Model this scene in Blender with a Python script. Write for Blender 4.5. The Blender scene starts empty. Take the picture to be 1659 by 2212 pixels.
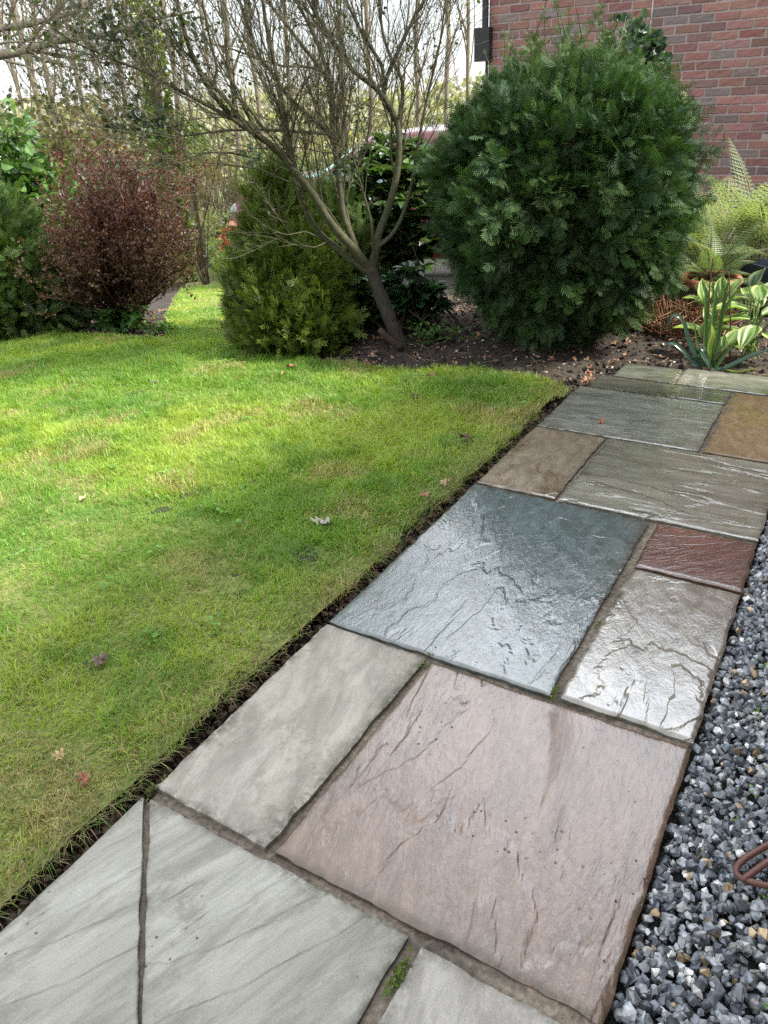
import bpy, math, numpy as np
from mathutils import Matrix, Vector
S = bpy.context.scene
COL = S.collection
# ------------------------------------------------------------------ camera
CAM_LOC = np.array([1.0114, -1.3118, 1.206])
PITCH, ROLL, YAW, FPX = .4946, -.0526, -.5620, 1658.
CX, CY = 829.5, 1106.
_c, _s = math.cos(YAW), math.sin(YAW)
def _w(v): return np.array([_c*v[0]+_s*v[1], -_s*v[0]+_c*v[1], v[2]])
_up0 = np.array([0, math.sin(PITCH), math.cos(PITCH)]); _rt0 = np.array([1., 0, 0])
_cr, _sr = math.cos(ROLL), math.sin(ROLL)
R, U, F = _w(_cr*_rt0+_sr*_up0), _w(-_sr*_rt0+_cr*_up0), _w(np.array([0, math.cos(PITCH), -math.sin(PITCH)]))
cam = bpy.data.cameras.new('camera'); camo = bpy.data.objects.new('camera', cam); COL.objects.link(camo)
M = Matrix.Identity(4)
for i in range(3):
    M[i][0], M[i][1], M[i][2], M[i][3] = R[i], U[i], -F[i], CAM_LOC[i]
camo.matrix_world = M
cam.sensor_fit = 'VERTICAL'; cam.sensor_height = 36; cam.lens = FPX/2212*36
cam.clip_start = .02; cam.clip_end = 1500
S.camera = camo
# ------------------------------------------------------------------ world, sun, exposure
SUN_EL, SUN_DIR = math.radians(46), np.array([.95, .31])
EXPOSURE = 1.5
wd = bpy.data.worlds.new("World"); S.world = wd; wd.use_nodes = True
nt = wd.node_tree; N = nt.nodes; L = nt.links
bg = N['Background']; bg.inputs[1].default_value = .12
sky = N.new('ShaderNodeTexSky'); sky.sky_type = 'NISHITA'; sky.sun_disc = False
sky.sun_elevation = SUN_EL; sky.sun_rotation = math.atan2(SUN_DIR[0], SUN_DIR[1])
tc = N.new('ShaderNodeTexCoord'); mp = N.new('ShaderNodeMapping'); mp.inputs['Scale'].default_value = (1, 1, 2.2)
no = N.new('ShaderNodeTexNoise'); no.inputs['Scale'].default_value = 1.7; no.inputs['Detail'].default_value = 7; no.inputs['Roughness'].default_value = .58
rp = N.new('ShaderNodeValToRGB'); rp.color_ramp.elements[0].position = .34; rp.color_ramp.elements[1].position = .56
rp.color_ramp.elements[0].color = (.25, .25, .25, 1)
mx = N.new('ShaderNodeMix'); mx.data_type = 'RGBA'
mx.inputs[7].default_value = (8.0, 8.3, 8.7, 1)
L.new(tc.outputs['Generated'], mp.inputs[0]); L.new(mp.outputs[0], no.inputs['Vector']); L.new(no.outputs[0], rp.inputs[0])
L.new(rp.outputs[0], mx.inputs[0]); L.new(sky.outputs[0], mx.inputs[6])
# sky brightened around one direction over the house, added for glare on the wet slabs
dt = N.new('ShaderNodeVectorMath'); dt.operation = 'DOT_PRODUCT'; L.new(tc.outputs['Generated'], dt.inputs[0])
dt.inputs[1].default_value = Vector((-.14, .82, .58)).normalized()
gl_ = N.new('ShaderNodeMapRange'); gl_.interpolation_type = 'SMOOTHSTEP'; gl_.inputs[1].default_value = .86; gl_.inputs[2].default_value = .985; gl_.inputs[3].default_value = 1.0; gl_.inputs[4].default_value = 2.6
L.new(dt.outputs['Value'], gl_.inputs[0]); gs = N.new('ShaderNodeVectorMath'); gs.operation = 'SCALE'; L.new(mx.outputs[2], gs.inputs[0]); L.new(gl_.outputs[0], gs.inputs['Scale'])
sx = N.new('ShaderNodeSeparateXYZ'); L.new(tc.outputs['Generated'], sx.inputs[0])
hz_ = N.new('ShaderNodeMapRange'); hz_.interpolation_type = 'SMOOTHSTEP'; hz_.inputs[1].default_value = .02; hz_.inputs[2].default_value = .50; hz_.inputs[3].default_value = .6; hz_.inputs[4].default_value = 1.1
L.new(sx.outputs[2], hz_.inputs[0]); g2 = N.new('ShaderNodeVectorMath'); g2.operation = 'SCALE'; L.new(gs.outputs[0], g2.inputs[0]); L.new(hz_.outputs[0], g2.inputs['Scale'])
L.new(g2.outputs[0], bg.inputs[0])
sl = bpy.data.lights.new('sun', 'SUN'); sl.energy = 4.4; sl.angle = math.radians(7); sl.color = (1, .95, .86)
so = bpy.data.objects.new('sun', sl); COL.objects.link(so); so.location = (6, 4, 12)
_d = SUN_DIR/np.linalg.norm(SUN_DIR)*math.cos(SUN_EL)
so.rotation_euler = Vector((_d[0], _d[1], math.sin(SUN_EL))).to_track_quat('Z', 'Y').to_euler()
S.view_settings.view_transform = 'Standard'; S.view_settings.look = 'None'
S.view_settings.gamma = 1; S.view_settings.exposure = EXPOSURE; S.view_settings.use_curve_mapping = False
S.cycles.max_bounces = 6; S.cycles.diffuse_bounces = 3; S.cycles.glossy_bounces = 3; S.cycles.transmission_bounces = 4
S.cycles.use_adaptive_sampling = True; S.cycles.adaptive_threshold = .012; S.cycles.use_denoising = False

# ------------------------------------------------------------------ projection helpers
def ray(x, y): return F + R*(x-CX)/FPX - U*(y-CY)/FPX
_n = np.array([F[0], F[1]])/math.hypot(F[0], F[1])
def hgt(x, y):
    t = (np.asarray(x)-CAM_LOC[0])*_n[0] + (np.asarray(y)-CAM_LOC[1])*_n[1]
    s = np.clip((t-4.4)/5.6, 0, 1.2)
    return -.85*np.where(s < .15, s*s/.3, s-.075)
def G(x, y, z=0.):
    d = ray(x, y)
    p = CAM_LOC + d*(z-CAM_LOC[2])/d[2] if d[2] < 0 else None
    t = 0.
    if p is not None and hgt(p[0], p[1]) > -.002: return p
    k = .5
    while k < 400:
        q = CAM_LOC + d*k
        if q[2] < hgt(q[0], q[1])+z: break
        k += .02
    return q
def D(x, y, dist):
    d = ray(x, y); return CAM_LOC + d*dist/math.hypot(d[0], d[1])
def W(x, y, Y):
    d = ray(x, y); return CAM_LOC + d*(Y-CAM_LOC[1])/d[1]
def pix(dist, n, x=830, y=600):    # metres spanned by n view pixels at a horizontal distance
    return n*float((D(x, y, dist)-CAM_LOC)@F)/FPX
# ------------------------------------------------------------------ noise
def _h(i, j, k):
    v = np.sin(i*127.1+j*311.7+k*74.7)*43758.5453; return v-np.floor(v)
def vn(x, y, sd=0):
    x = np.asarray(x, float); y = np.asarray(y, float)
    i, j = np.floor(x), np.floor(y); a, b = x-i, y-j; a = a*a*(3-2*a); b = b*b*(3-2*b)
    return (_h(i, j, sd)*(1-a)+_h(i+1, j, sd)*a)*(1-b)+(_h(i, j+1, sd)*(1-a)+_h(i+1, j+1, sd)*a)*b
def fbm(x, y, o=4, sd=0):
    s = 0; a = .5; tot = 0
    for k in range(o):
        s = s+a*vn(np.asarray(x)*2**k+k*17.3, np.asarray(y)*2**k-k*9.1, sd+k); tot += a; a *= .5
    return s/tot
def nrm(v): return v/np.maximum(np.linalg.norm(v, axis=-1, keepdims=True), 1e-9)
# ------------------------------------------------------------------ mesh accumulator
class Acc:
    def __init__(s): s.v = []; s.f = []; s.c = []; s.n = 0
    def add(s, v, f, col=(.5, .5, .5)):
        v = np.asarray(v, np.float32).reshape(-1, 3)
        if not isinstance(f, list): f = [f]
        for q in f:
            q = np.asarray(q, np.int64)
            if q.size: s.f.append(q+s.n)
        c = np.asarray(col, np.float32)
        if c.ndim == 1: c = np.broadcast_to(c, (len(v), 3))
        s.v.append(v); s.c.append(c); s.n += len(v)
    def build(s, name, mat, parent=None, smooth=False, origin=None):
        v = np.concatenate(s.v)
        if origin is not None: v = v-np.asarray(origin, np.float32)
        me = bpy.data.meshes.new(name)
        sizes = np.concatenate([np.full(len(q), q.shape[1]) for q in s.f]); idx = np.concatenate([q.ravel() for q in s.f])
        me.vertices.add(len(v)); me.vertices.foreach_set('co', v.ravel())
        me.loops.add(len(idx)); me.loops.foreach_set('vertex_index', idx.astype(np.int32))
        me.polygons.add(len(sizes)); me.polygons.foreach_set('loop_start', np.concatenate([[0], np.cumsum(sizes)[:-1]]).astype(np.int32))
        me.polygons.foreach_set('use_smooth', np.full(len(sizes), smooth))
        me.update(calc_edges=True)
        at = me.color_attributes.new('col', 'FLOAT_COLOR', 'POINT')
        c = np.concatenate(s.c); at.data.foreach_set('color', np.concatenate([c, np.ones((len(c), 1), np.float32)], 1).astype(np.float32).ravel())
        me.materials.append(mat)
        o = bpy.data.objects.new(name, me); COL.objects.link(o)
        if origin is not None and parent is None: o.location = origin
        if parent is not None: o.parent = parent
        return o
def tag(o, label, cat, group=None, kind=None):
    if label: o['label'] = label
    if cat: o['category'] = cat
    if group: o['group'] = group
    if kind: o['kind'] = kind
    return o
def thing(name, loc, label, cat, group=None):
    o = bpy.data.objects.new(name, None); o.empty_display_size = .1; COL.objects.link(o); o.location = loc
    return tag(o, label, cat, group)
def grid_faces(nu, nv):
    a = np.arange(nu*nv).reshape(nv, nu)
    return np.stack([a[:-1, :-1], a[:-1, 1:], a[1:, 1:], a[1:, :-1]], -1).reshape(-1, 4)
def tubes(P, r, sides=5, cap=False):
    """P (m,k,3), r (m,k)"""
    P = np.asarray(P, float); r = np.asarray(r, float)
    if P.ndim == 2: P = P[None]; r = np.broadcast_to(r, P.shape[:2])
    m, k, _ = P.shape
    T = np.gradient(P, axis=1); T = nrm(T)
    ref = np.where(np.abs(T[:, :1, 2:3]) > .8, np.array([1., 0, 0]), np.array([0, 0, 1.]))
    A = nrm(np.cross(T, np.broadcast_to(ref, T.shape))); B = np.cross(T, A)
    th = np.arange(sides)/sides*2*np.pi
    V = P[:, :, None]+r[:, :, None, None]*(A[:, :, None]*np.cos(th)[:, None]+B[:, :, None]*np.sin(th)[:, None])
    base = np.arange(m)[:, None, None]*k*sides
    i = np.arange(k-1)[None, :, None]*sides; j = np.arange(sides)[None, None]; j2 = (j+1) % sides
    f = np.stack([base+i+j, base+i+j2, base+i+sides+j2, base+i+sides+j], -1).reshape(-1, 4)
    fs = [f]
    if cap:
        e = (np.arange(m)*k*sides)[:, None]
        fs.append(e+(k-1)*sides+np.arange(sides)); fs.append(e+np.arange(sides)[::-1])
    return V.reshape(-1, 3), fs
def frames(y, n):
    y = nrm(y); x = nrm(np.cross(y, n)); z = np.cross(x, y); return np.stack([x, y, z], -1)   # columns
def inst(T, f, pos, Rm, sc, col):
    """template verts T (a,3), faces f (list of (n,k)), instances"""
    n = len(pos); a = len(T); sc = np.asarray(sc, float)
    if sc.ndim == 1: sc = sc[:, None]
    V = np.einsum('nij,naj->nai', Rm, T[None]*sc[:, None, :]) + np.asarray(pos)[:, None]
    if not isinstance(f, list): f = [f]
    fs = [(np.arange(n)[:, None, None]*a+q[None]).reshape(-1, q.shape[1]) for q in f]
    col = np.asarray(col, float)
    if col.ndim == 1: col = np.broadcast_to(col, (n, 3))
    if col.ndim == 2: col = np.repeat(col[:, None], a, 1)
    return V.reshape(-1, 3), fs, col.reshape(-1, 3)
def resample(pts, k):
    pts = np.asarray(pts, float); d = np.r_[0, np.cumsum(np.linalg.norm(np.diff(pts, axis=0), axis=1))]
    t = np.linspace(0, d[-1], k)
    q = np.stack([np.interp(t, d, pts[:, i]) for i in range(3)], 1)
    if k > 4:
        q2 = q.copy(); q2[1:-1] = (q[:-2]+2*q[1:-1]+q[2:])/4; q = q2
    return q
def grow(P, r, n, rng, l0, l1, ang0, ang1, k=6, tmin=.15, up=0., curl=.15, rs=.55, tip=.3, tmax=1.):
    P = np.asarray(P); r = np.asarray(r)
    ln = np.linalg.norm(P[:, -1]-P[:, 0], axis=1)+1e-6
    w = rng.choice(len(P), n, p=ln/ln.sum()); t = rng.uniform(tmin, tmax, n)*(P.shape[1]-1)*.999
    i = t.astype(int); a = (t-i)[:, None]
    p = P[w, i]*(1-a)+P[w, i+1]*a; rr = r[w, i]*(1-a[:, 0])+r[w, i+1]*a[:, 0]
    tan = nrm(P[w, i+1]-P[w, i]); q = rng.normal(size=(n, 3)); q = nrm(q-(q*tan).sum(1, keepdims=True)*tan)
    an = rng.uniform(ang0, ang1, n)[:, None]; d = np.cos(an)*tan+np.sin(an)*q; d[:, 2] += up; d = nrm(d)
    Ln = rng.uniform(l0, l1, n)[:, None, None]; s = np.linspace(0, 1, k)[None, :, None]
    cv = rng.normal(size=(n, 1, 3))*curl; cv[:, :, 2] += up*.4
    wob = np.cumsum(rng.normal(size=(n, k, 3))*curl*.12, axis=1); wob -= wob[:, :1]
    Q = p[:, None]+Ln*(d[:, None]*s+cv*s*s+wob)
    rad = (rr*rs)[:, None]*np.linspace(1, tip, k)[None]
    return Q, rad
# ------------------------------------------------------------------ materials
def newmat(name):
    m = bpy.data.materials.new(name); m.use_nodes = True; return m, m.node_tree.nodes, m.node_tree.links, m.node_tree.nodes['Principled BSDF']
def setp(b, **k):
    for a, v in k.items(): b.inputs[a.replace('_', ' ')].default_value = v
def mat_leaf(name, rough=.45, trans=.35, spec=.4, tgain=(1.25, 1.35, .55), nscale=0.):
    m, N, L, b = newmat(name)
    at = N.new('ShaderNodeAttribute'); at.attribute_name = 'col'
    L.new(at.outputs[0], b.inputs['Base Color']); b.inputs['Roughness'].default_value = rough; b.inputs['Specular IOR Level'].default_value = spec
    if trans > 0:
        t = N.new('ShaderNodeBsdfTranslucent'); g = N.new('ShaderNodeMix'); g.data_type = 'RGBA'; g.blend_type = 'MULTIPLY'; g.inputs[0].default_value = 1
        L.new(at.outputs[0], g.inputs[6]); g.inputs[7].default_value = (*tgain, 1); L.new(g.outputs[2], t.inputs[0])
        mxs = N.new('ShaderNodeMixShader'); mxs.inputs[0].default_value = trans
        L.new(b.outputs[0], mxs.inputs[1]); L.new(t.outputs[0], mxs.inputs[2]); L.new(mxs.outputs[0], N['Material Output'].inputs[0])
    return m
def mat_col(name, rough=.85, nscale=60, namt=.35, bump=.3, bdist=.002, spec=.3, metallic=0., coat=0.):
    m, N, L, b = newmat(name)
    at = N.new('ShaderNodeAttribute'); at.attribute_name = 'col'
    tx = N.new('ShaderNodeTexCoord'); n = N.new('ShaderNodeTexNoise'); n.inputs['Scale'].default_value = nscale; n.inputs['Detail'].default_value = 5
    mr = N.new('ShaderNodeMapRange'); mr.inputs[1].default_value = .25; mr.inputs[2].default_value = .75; mr.inputs[3].default_value = 1-namt; mr.inputs[4].default_value = 1+namt
    g = N.new('ShaderNodeVectorMath'); g.operation = 'SCALE'
    L.new(tx.outputs['Object'], n.inputs['Vector']); L.new(n.outputs[0], mr.inputs[0]); L.new(at.outputs[0], g.inputs[0]); L.new(mr.outputs[0], g.inputs['Scale'])
    L.new(g.outputs[0], b.inputs['Base Color'])
    if bump:
        bp = N.new('ShaderNodeBump'); bp.inputs['Strength'].default_value = bump; bp.inputs['Distance'].default_value = bdist
        L.new(n.outputs[0], bp.inputs['Height']); L.new(bp.outputs[0], b.inputs['Normal'])
    setp(b, Roughness=rough, Metallic=metallic); b.inputs['Specular IOR Level'].default_value = spec; b.inputs['Coat Weight'].default_value = coat
    return m
M_leaf = mat_leaf('foliage', .42, .38)
M_conifer = mat_leaf('conifer_foliage', .55, .2, .25)
M_gloss = mat_leaf('glossy_leaf', .22, .25, .6)
M_grass = mat_leaf('grass_blade', .45, .45, .35)
M_bark = mat_col('bark', .9, 45, .4, .6, .004)
M_soil = mat_col('soil', .9, 90, .5, .9, .006)
M_brick = mat_col('brick', .9, 70, .22, .5, .003)
M_stone = mat_col('gravel_stone', .30, 90, .6, .25, .001, .5)
M_litter = mat_col('dry_leaf', .8, 120, .25, .2, .001)
M_reed = mat_col('dry_stem', .75, 150, .3, 0)

def slab_mat(name, c1, c2, c3, rot, wet, stretch=3.5, speck=.25, bump=.35, nsc=5., rough=None, ridge=1., K=6., grit=.6, lines=.25, puddle=0., off=0., coatw=.75):
    """riven sandstone; wet 0..1 water film, puddle 0..1 share lying as flat mirror"""
    m, N, L, b = newmat(name)
    tx = N.new('ShaderNodeTexCoord'); mp = N.new('ShaderNodeMapping'); mp.vector_type = 'TEXTURE'; mp.inputs['Rotation'].default_value = (0, 0, rot); mp.inputs['Scale'].default_value = (1, stretch, 1); mp.inputs['Location'].default_value = (off, off*.7, 0)
    L.new(tx.outputs['Object'], mp.inputs[0])
    def noise(sc, det, vec, ro=.6, dist=0.):
        n = N.new('ShaderNodeTexNoise'); n.inputs['Scale'].default_value = sc; n.inputs['Detail'].default_value = det; n.inputs['Roughness'].default_value = ro; n.inputs['Distortion'].default_value = dist
        L.new(vec, n.inputs['Vector']); return n.outputs[0]
    def ramp(fac, stops):
        r = N.new('ShaderNodeValToRGB'); e = r.color_ramp.elements
        while len(e) < len(stops): e.new(.5)
        for q, (p, c) in zip(e, stops): q.position = p; q.color = (*c, 1) if len(c) == 3 else c
        L.new(fac, r.inputs[0]); return r.outputs[0]
    def mix(f, a, c, mode='MIX'):
        g = N.new('ShaderNodeMix'); g.data_type = 'RGBA'; g.blend_type = mode
        if isinstance(f, float): g.inputs[0].default_value = f
        else: L.new(f, g.inputs[0])
        for s, v in ((6, a), (7, c)):
            if isinstance(v, tuple): g.inputs[s].default_value = (*v, 1)
            else: L.new(v, g.inputs[s])
        return g.outputs[2]
    def mth(op, a, c=None, d=None):
        g = N.new('ShaderNodeMath'); g.operation = op
        for i_, v in enumerate((a, c, d)):
            if v is None: continue
            if isinstance(v, (int, float)): g.inputs[i_].default_value = v
            else: L.new(v, g.inputs[i_])
        return g.outputs[0]
    def mr(v, a, c, d=0., e=1.):
        g = N.new('ShaderNodeMapRange'); g.interpolation_type = 'SMOOTHSTEP'
        L.new(v, g.inputs[0]); 
        for i_, q in zip((1, 2, 3, 4), (a, c, d, e)): g.inputs[i_].default_value = q
        return g.outputs[0]
    obj = tx.outputs['Object']; G_ = .5
    big = noise(nsc*.8, 4, mp.outputs[0], .55, .8)
    col = ramp(big, [(.32, c1), (.5, c2), (.68, c3)])
    lay = noise(nsc*5, 8, mp.outputs[0], .72, .5)
    col = mix(mr(lay, .36, .64), mix(1., col, (.74, .73, .71), 'MULTIPLY'), mix(1., col, (1.2, 1.2, 1.19), 'MULTIPLY'))
    fine = noise(300, 5, obj, .8)
    col = mix(1., col, ramp(fine, [(.34, (.84, .84, .84)), (.5, (1, 1, 1)), (.66, (1.14, 1.14, 1.14))]), 'MULTIPLY')
    # riven terraces
    tn = noise(nsc*1.1, 5, mp.outputs[0], .52, .5); tk = mth('MULTIPLY', tn, K*1.5); fr = mth('FRACT', tk); fl = mth('FLOOR', tk)
    step = mth('ADD', fl, mr(fr, .30, .56)); tm = mr(noise(nsc*.55, 3, mp.outputs[0], .5), .40, .52)
    terr = mth('MULTIPLY', step, 1.)
    ln = mth('MULTIPLY', mr(mth('ABSOLUTE', mth('SUBTRACT', fr, .44)), .0, .075, 1., 0.), tm)
    ln = mth('MULTIPLY', ln, mr(noise(nsc*2.4, 3, obj, .5), .42, .6))
    col = mix(mth('MULTIPLY', ln, lines), col, tuple(x*.33 for x in c1))
    # pits and black lichen dots
    vo = N.new('ShaderNodeTexVoronoi'); vo.inputs['Scale'].default_value = 46; vo.inputs['Randomness'].default_value = 1; L.new(obj, vo.inputs['Vector'])
    patch = noise(5, 4, obj, .6)
    dots = mth('MULTIPLY', mr(vo.outputs['Distance'], .05, .16, 1., 0.), mr(patch, .50, .60, .0, min(1., speck*3.2)))
    col = mix(dots, col, tuple(x*.2 for x in c1))
    dirt = mth('MULTIPLY', mr(noise(11, 8, obj, .78), .50, .64), mr(noise(2.6, 2, obj), .42, .62, .05, .6))
    col = mix(dirt, col, tuple(x*y for x, y in zip(c2, (.52, .50, .40))))
    ea = N.new('ShaderNodeAttribute'); ea.attribute_name = 'col'; se = N.new('ShaderNodeSeparateColor'); L.new(ea.outputs[0], se.inputs[0])
    ed = mth('MULTIPLY', se.outputs[0], mr(noise(40, 5, obj, .7), .35, .6))
    col = mix(ed, col, (.045, .042, .026))
    L.new(col, b.inputs['Base Color'])
    wn = noise(4.2, 7, mp.outputs[0], .66, .6)
    pud = mr(noise(3.1, 6, obj, .62, .8), .60-.30*puddle, .63-.30*puddle) if puddle else None
    if wet > 0:
        a0 = .64-.42*wet; wetm = mr(wn, a0, a0+.10)
        rr = mr(wetm, 0, 1, .42, .11)
        if puddle: rr = mth('MULTIPLY', rr, mr(pud, 0, 1, 1., .35))
        rr = mth('MULTIPLY', rr, mr(fine, .3, .7, .8, 1.25))
        L.new(rr, b.inputs['Roughness']); L.new(mth('MULTIPLY', wetm, coatw), b.inputs['Coat Weight']); b.inputs['Coat Roughness'].default_value = .08
        b.inputs['Specular IOR Level'].default_value = .5
    else:
        b.inputs['Roughness'].default_value = rough or .66; b.inputs['Specular IOR Level'].default_value = .35
    def bmp(h, dist, st, prev=None):
        q = N.new('ShaderNodeBump'); q.inputs['Distance'].default_value = dist
        if isinstance(st, (int, float)): q.inputs['Strength'].default_value = st
        else: L.new(st, q.inputs['Strength'])
        L.new(h, q.inputs['Height'])
        if prev: L.new(prev, q.inputs['Normal'])
        return q.outputs[0]
    stg = mth('MULTIPLY', mr(pud, 0, 1, 1., .25), grit) if puddle else grit
    n1 = bmp(terr, .0012*ridge, mth('MULTIPLY', tm, .9)); n2 = bmp(noise(nsc*6, 7, mp.outputs[0], .66, .5), .0034, bump, n1)
    n3 = bmp(noise(95, 5, mp.outputs[0], .62, .4), .0016, stg, n2); n4 = bmp(mth('MULTIPLY', dots, -1.), .002, .6, n3)
    L.new(n4, b.inputs['Normal']); L.new(n4, b.inputs['Coat Normal'])
    return m
rng = np.random.default_rng(11)

# ================================================================== TERRAIN
def cum(a, b, s0, g):    # growing spacing from a to b
    o = [a]; s = s0
    while (o[-1] < b if b > a else o[-1] > b):
        o.append(o[-1]+(s if b > a else -s)); s *= g
    return o
xs = np.array(sorted(set(cum(-5.2, -260, .05, 1.14)[1:]) | set(np.arange(-5.2, 1.9, .03).round(3)) | set(cum(1.9, 260, .05, 1.16))))
ys = np.array(sorted(set(cum(-1.6, -120, .05, 1.2)[1:]) | set(np.arange(-1.6, 4.2, .03).round(3)) | set(cum(4.2, 300, .05, 1.1))))
X, Y = np.meshgrid(xs, ys)
near = (X > -6) & (X < 2.2) & (Y > -2) & (Y < 8)
Z = hgt(X, Y)-.015 + np.where(near, (fbm(X*3, Y*3, 3, 5)-.5)*.05+(fbm(X*16, Y*16, 3, 7)-.5)*.035, 0)
far = np.hypot(X, Y) > 12
Z = Z + np.where(far, (fbm(X*.05, Y*.05, 3, 9)-.5)*1.2*np.clip((np.hypot(X, Y)-12)/30, 0, 1), 0)
pathm = (X > -.06) & (X < 1.75) & (Y < 2.5)
Z = np.where(pathm, -.055, Z)
Z = np.where((X > -.10) & (X <= -.06) & (Y < 2.2), Z-.03, Z)
cs = np.array([.028, .022, .0165]); cg = np.array([.10, .13, .045])
nz = fbm(X*4, Y*4, 4, 3)[..., None]
colr = cs*(.7+.9*nz)
farw = np.clip((np.hypot(X+1, Y-1)-8)/3, 0, 1)[..., None]
colr = colr*(1-farw)+(cg*(.7+.8*nz))*farw
a = Acc(); a.add(np.stack([X, Y, Z], -1), grid_faces(len(xs), len(ys)), colr.reshape(-1, 3))
ground = a.build('ground', M_soil, smooth=True); tag(ground, None, None, None, 'structure')

# gravelled drive beyond the garden
dr = [G(410, 560), G(500, 553), G(640, 540), G(900, 520), G(900, 470), G(640, 478), G(500, 488), G(380, 505)]
def strip(name, pa, pb, n, m, mat, col, dz=.02):
    pa, pb = resample(pa, n), resample(pb, n); t = np.linspace(0, 1, m)[:, None, None]
    P = pa[None]*(1-t)+pb[None]*t; P[..., 2] = hgt(P[..., 0], P[..., 1])+dz
    c = np.asarray(col)*(.75+.5*fbm(P[..., 0]*5, P[..., 1]*5, 3, 2)[..., None])
    a = Acc(); a.add(P, grid_faces(n, m), c.reshape(-1, 3)); return a.build(name, mat, smooth=True)
o = strip('drive', dr[:4], dr[:3:-1], 60, 20, M_soil, (.34, .31, .27), .012); o['kind'] = 'structure'

# ================================================================== PATH
a = Acc()
nx_, ny_ = 190, 560
X, Y = np.meshgrid(np.linspace(.006, 1.24, nx_), np.linspace(-1.5, 2.47, ny_))
keep = ~((X > .912) & (Y < 1.49)); keep &= ~((X < .05) & (Y > 2.05)); keep &= ~((X < .11) & (Y > 2.2))
Z = -.013+(fbm(X*9, Y*9, 3, 21)-.5)*.007+(fbm(X*110, Y*110, 2, 4)-.5)*.004
f = grid_faces(nx_, ny_); f = f[keep.ravel()[f].all(1)]
mc = np.array([.125, .105, .08])*(.4+1.2*fbm(X*6, Y*6, 4, 8)[..., None])*(.7+.6*fbm(X*150, Y*150, 2, 5)[..., None])
a.add(np.stack([X, Y, Z], -1), f, mc.reshape(-1, 3))
o = a.build('path', M_soil, smooth=True); o['kind'] = 'structure'

def slab(label, C4, mat, rot, seed, step=.0055, relief=1., terr=1., dip=.003, z0=0., tilt=0.):
    """corners in order front-left, front-right, back-right, back-left"""
    C4 = np.array(C4, float); cen = C4.mean(0)
    w = max(np.linalg.norm(C4[1]-C4[0]), np.linalg.norm(C4[2]-C4[3])); l = max(np.linalg.norm(C4[3]-C4[0]), np.linalg.norm(C4[2]-C4[1]))
    nu, nv = int(w/step)+2, int(l/step)+2
    u, v = np.meshgrid(np.linspace(0, 1, nu), np.linspace(0, 1, nv))
    P = (C4[0]*(1-u[..., None])+C4[1]*u[..., None])*(1-v[..., None])+(C4[3]*(1-u[..., None])+C4[2]*u[..., None])*v[..., None]
    x, y = P[..., 0], P[..., 1]
    du = np.minimum(u, 1-u)*w; dv = np.minimum(v, 1-v)*l; e = np.minimum(du, dv)
    # hand-dressed edges
    fade = np.exp(-e/.012)
    jx = (fbm(y*22, x*3+seed, 3, seed)-.5)*.009; jy = (fbm(x*22, y*3+seed, 3, seed+3)-.5)*.009
    x = x+jx*fade; y = y+jy*fade
    cr, sr_ = math.cos(rot), math.sin(rot)
    a_ = (x*cr+y*sr_); b_ = (-x*sr_+y*cr)
    h = (fbm(a_*2.5+seed, b_*2.5, 2, seed)-.5)*.0022*relief
    q = fbm(a_*7+seed*1.7, b_*2.3+fbm(a_*14, b_*14, 3, seed+5)*.55, 5, seed+1)*7*terr
    fr = q-np.floor(q); st = np.floor(q)+np.clip((fr-.42)/.1, 0, 1)
    msk = np.clip((fbm(a_*3.1, b_*3.1, 3, seed+9)-.40)/.12, 0, 1)
    h = h+(st*.0007*relief)*msk*0
    h = h+(fbm(a_*9, b_*5, 2, seed+6)-.5)*.0011*relief
    h = h-h.mean()-dip*np.exp(-e/.003)*(.3+1.2*fbm(x*30, y*30, 2, seed+8))
    h = h+tilt*(u-.5)*w+z0
    top = np.stack([x, y, h], -1)
    T = top.reshape(-1, 3); f = grid_faces(nu, nv)
    # border skirt
    idx = np.arange(nu*nv).reshape(nv, nu)
    ring = np.concatenate([idx[0, :], idx[1:, -1], idx[-1, -2::-1], idx[-2:0:-1, 0]])
    rim_ = T[ring].copy(); low = rim_.copy(); low[:, :2] += (cen-low[:, :2])*.006; low[:, 2] = -.045
    n = len(T); k = len(ring); j = np.arange(k); j2 = (j+1) % k
    sk = np.stack([n+j2, n+j, n+k+j, n+k+j2], -1)
    a = Acc(); dm = np.clip(np.exp(-e/.014)*.75+np.exp(-e/.05)*1.3*(fbm(x*7, y*7, 3, seed+12)-.48), 0, .8).reshape(-1); dm = np.r_[dm, np.full(2*k, .6)]; a.add(np.vstack([T, rim_, low]), [f, sk], np.repeat(dm[:, None], 3, 1))
    o = a.build('paving_slab', mat, smooth=True, origin=(cen[0], cen[1], 0))
    return tag(o, label, 'paving slab')
def rect(x0, y0, x1, y1): return [(x0, y0), (x1, y0), (x1, y1), (x0, y1)]
slab('large wet blue grey slab with sky glare, biggest in the path beside the lawn', [(0, -.003), (.603, -.004), (.603, .893), (.0, .906)],
     slab_mat('blue_grey_sandstone', (.075, .095, .092), (.088, .108, .108), (.11, .13, .13), .05, .86, 2.2, .2, .45, grit=.45, ridge=1.0, lines=.03, puddle=.2, coatw=.55), .5, 12, relief=1.05)
slab('small wet red brown square slab with sparkling water, beside the gravel edge', rect(.628, .618, .915, .897),
     slab_mat('red_brown_sandstone', (.075, .034, .024), (.10, .045, .033), (.125, .062, .046), -.8, .75, 5, .1, .45, 7, grit=.55, ridge=.4, lines=.1), 1.1, 31, relief=.8, terr=.6, dip=.004)
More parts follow.
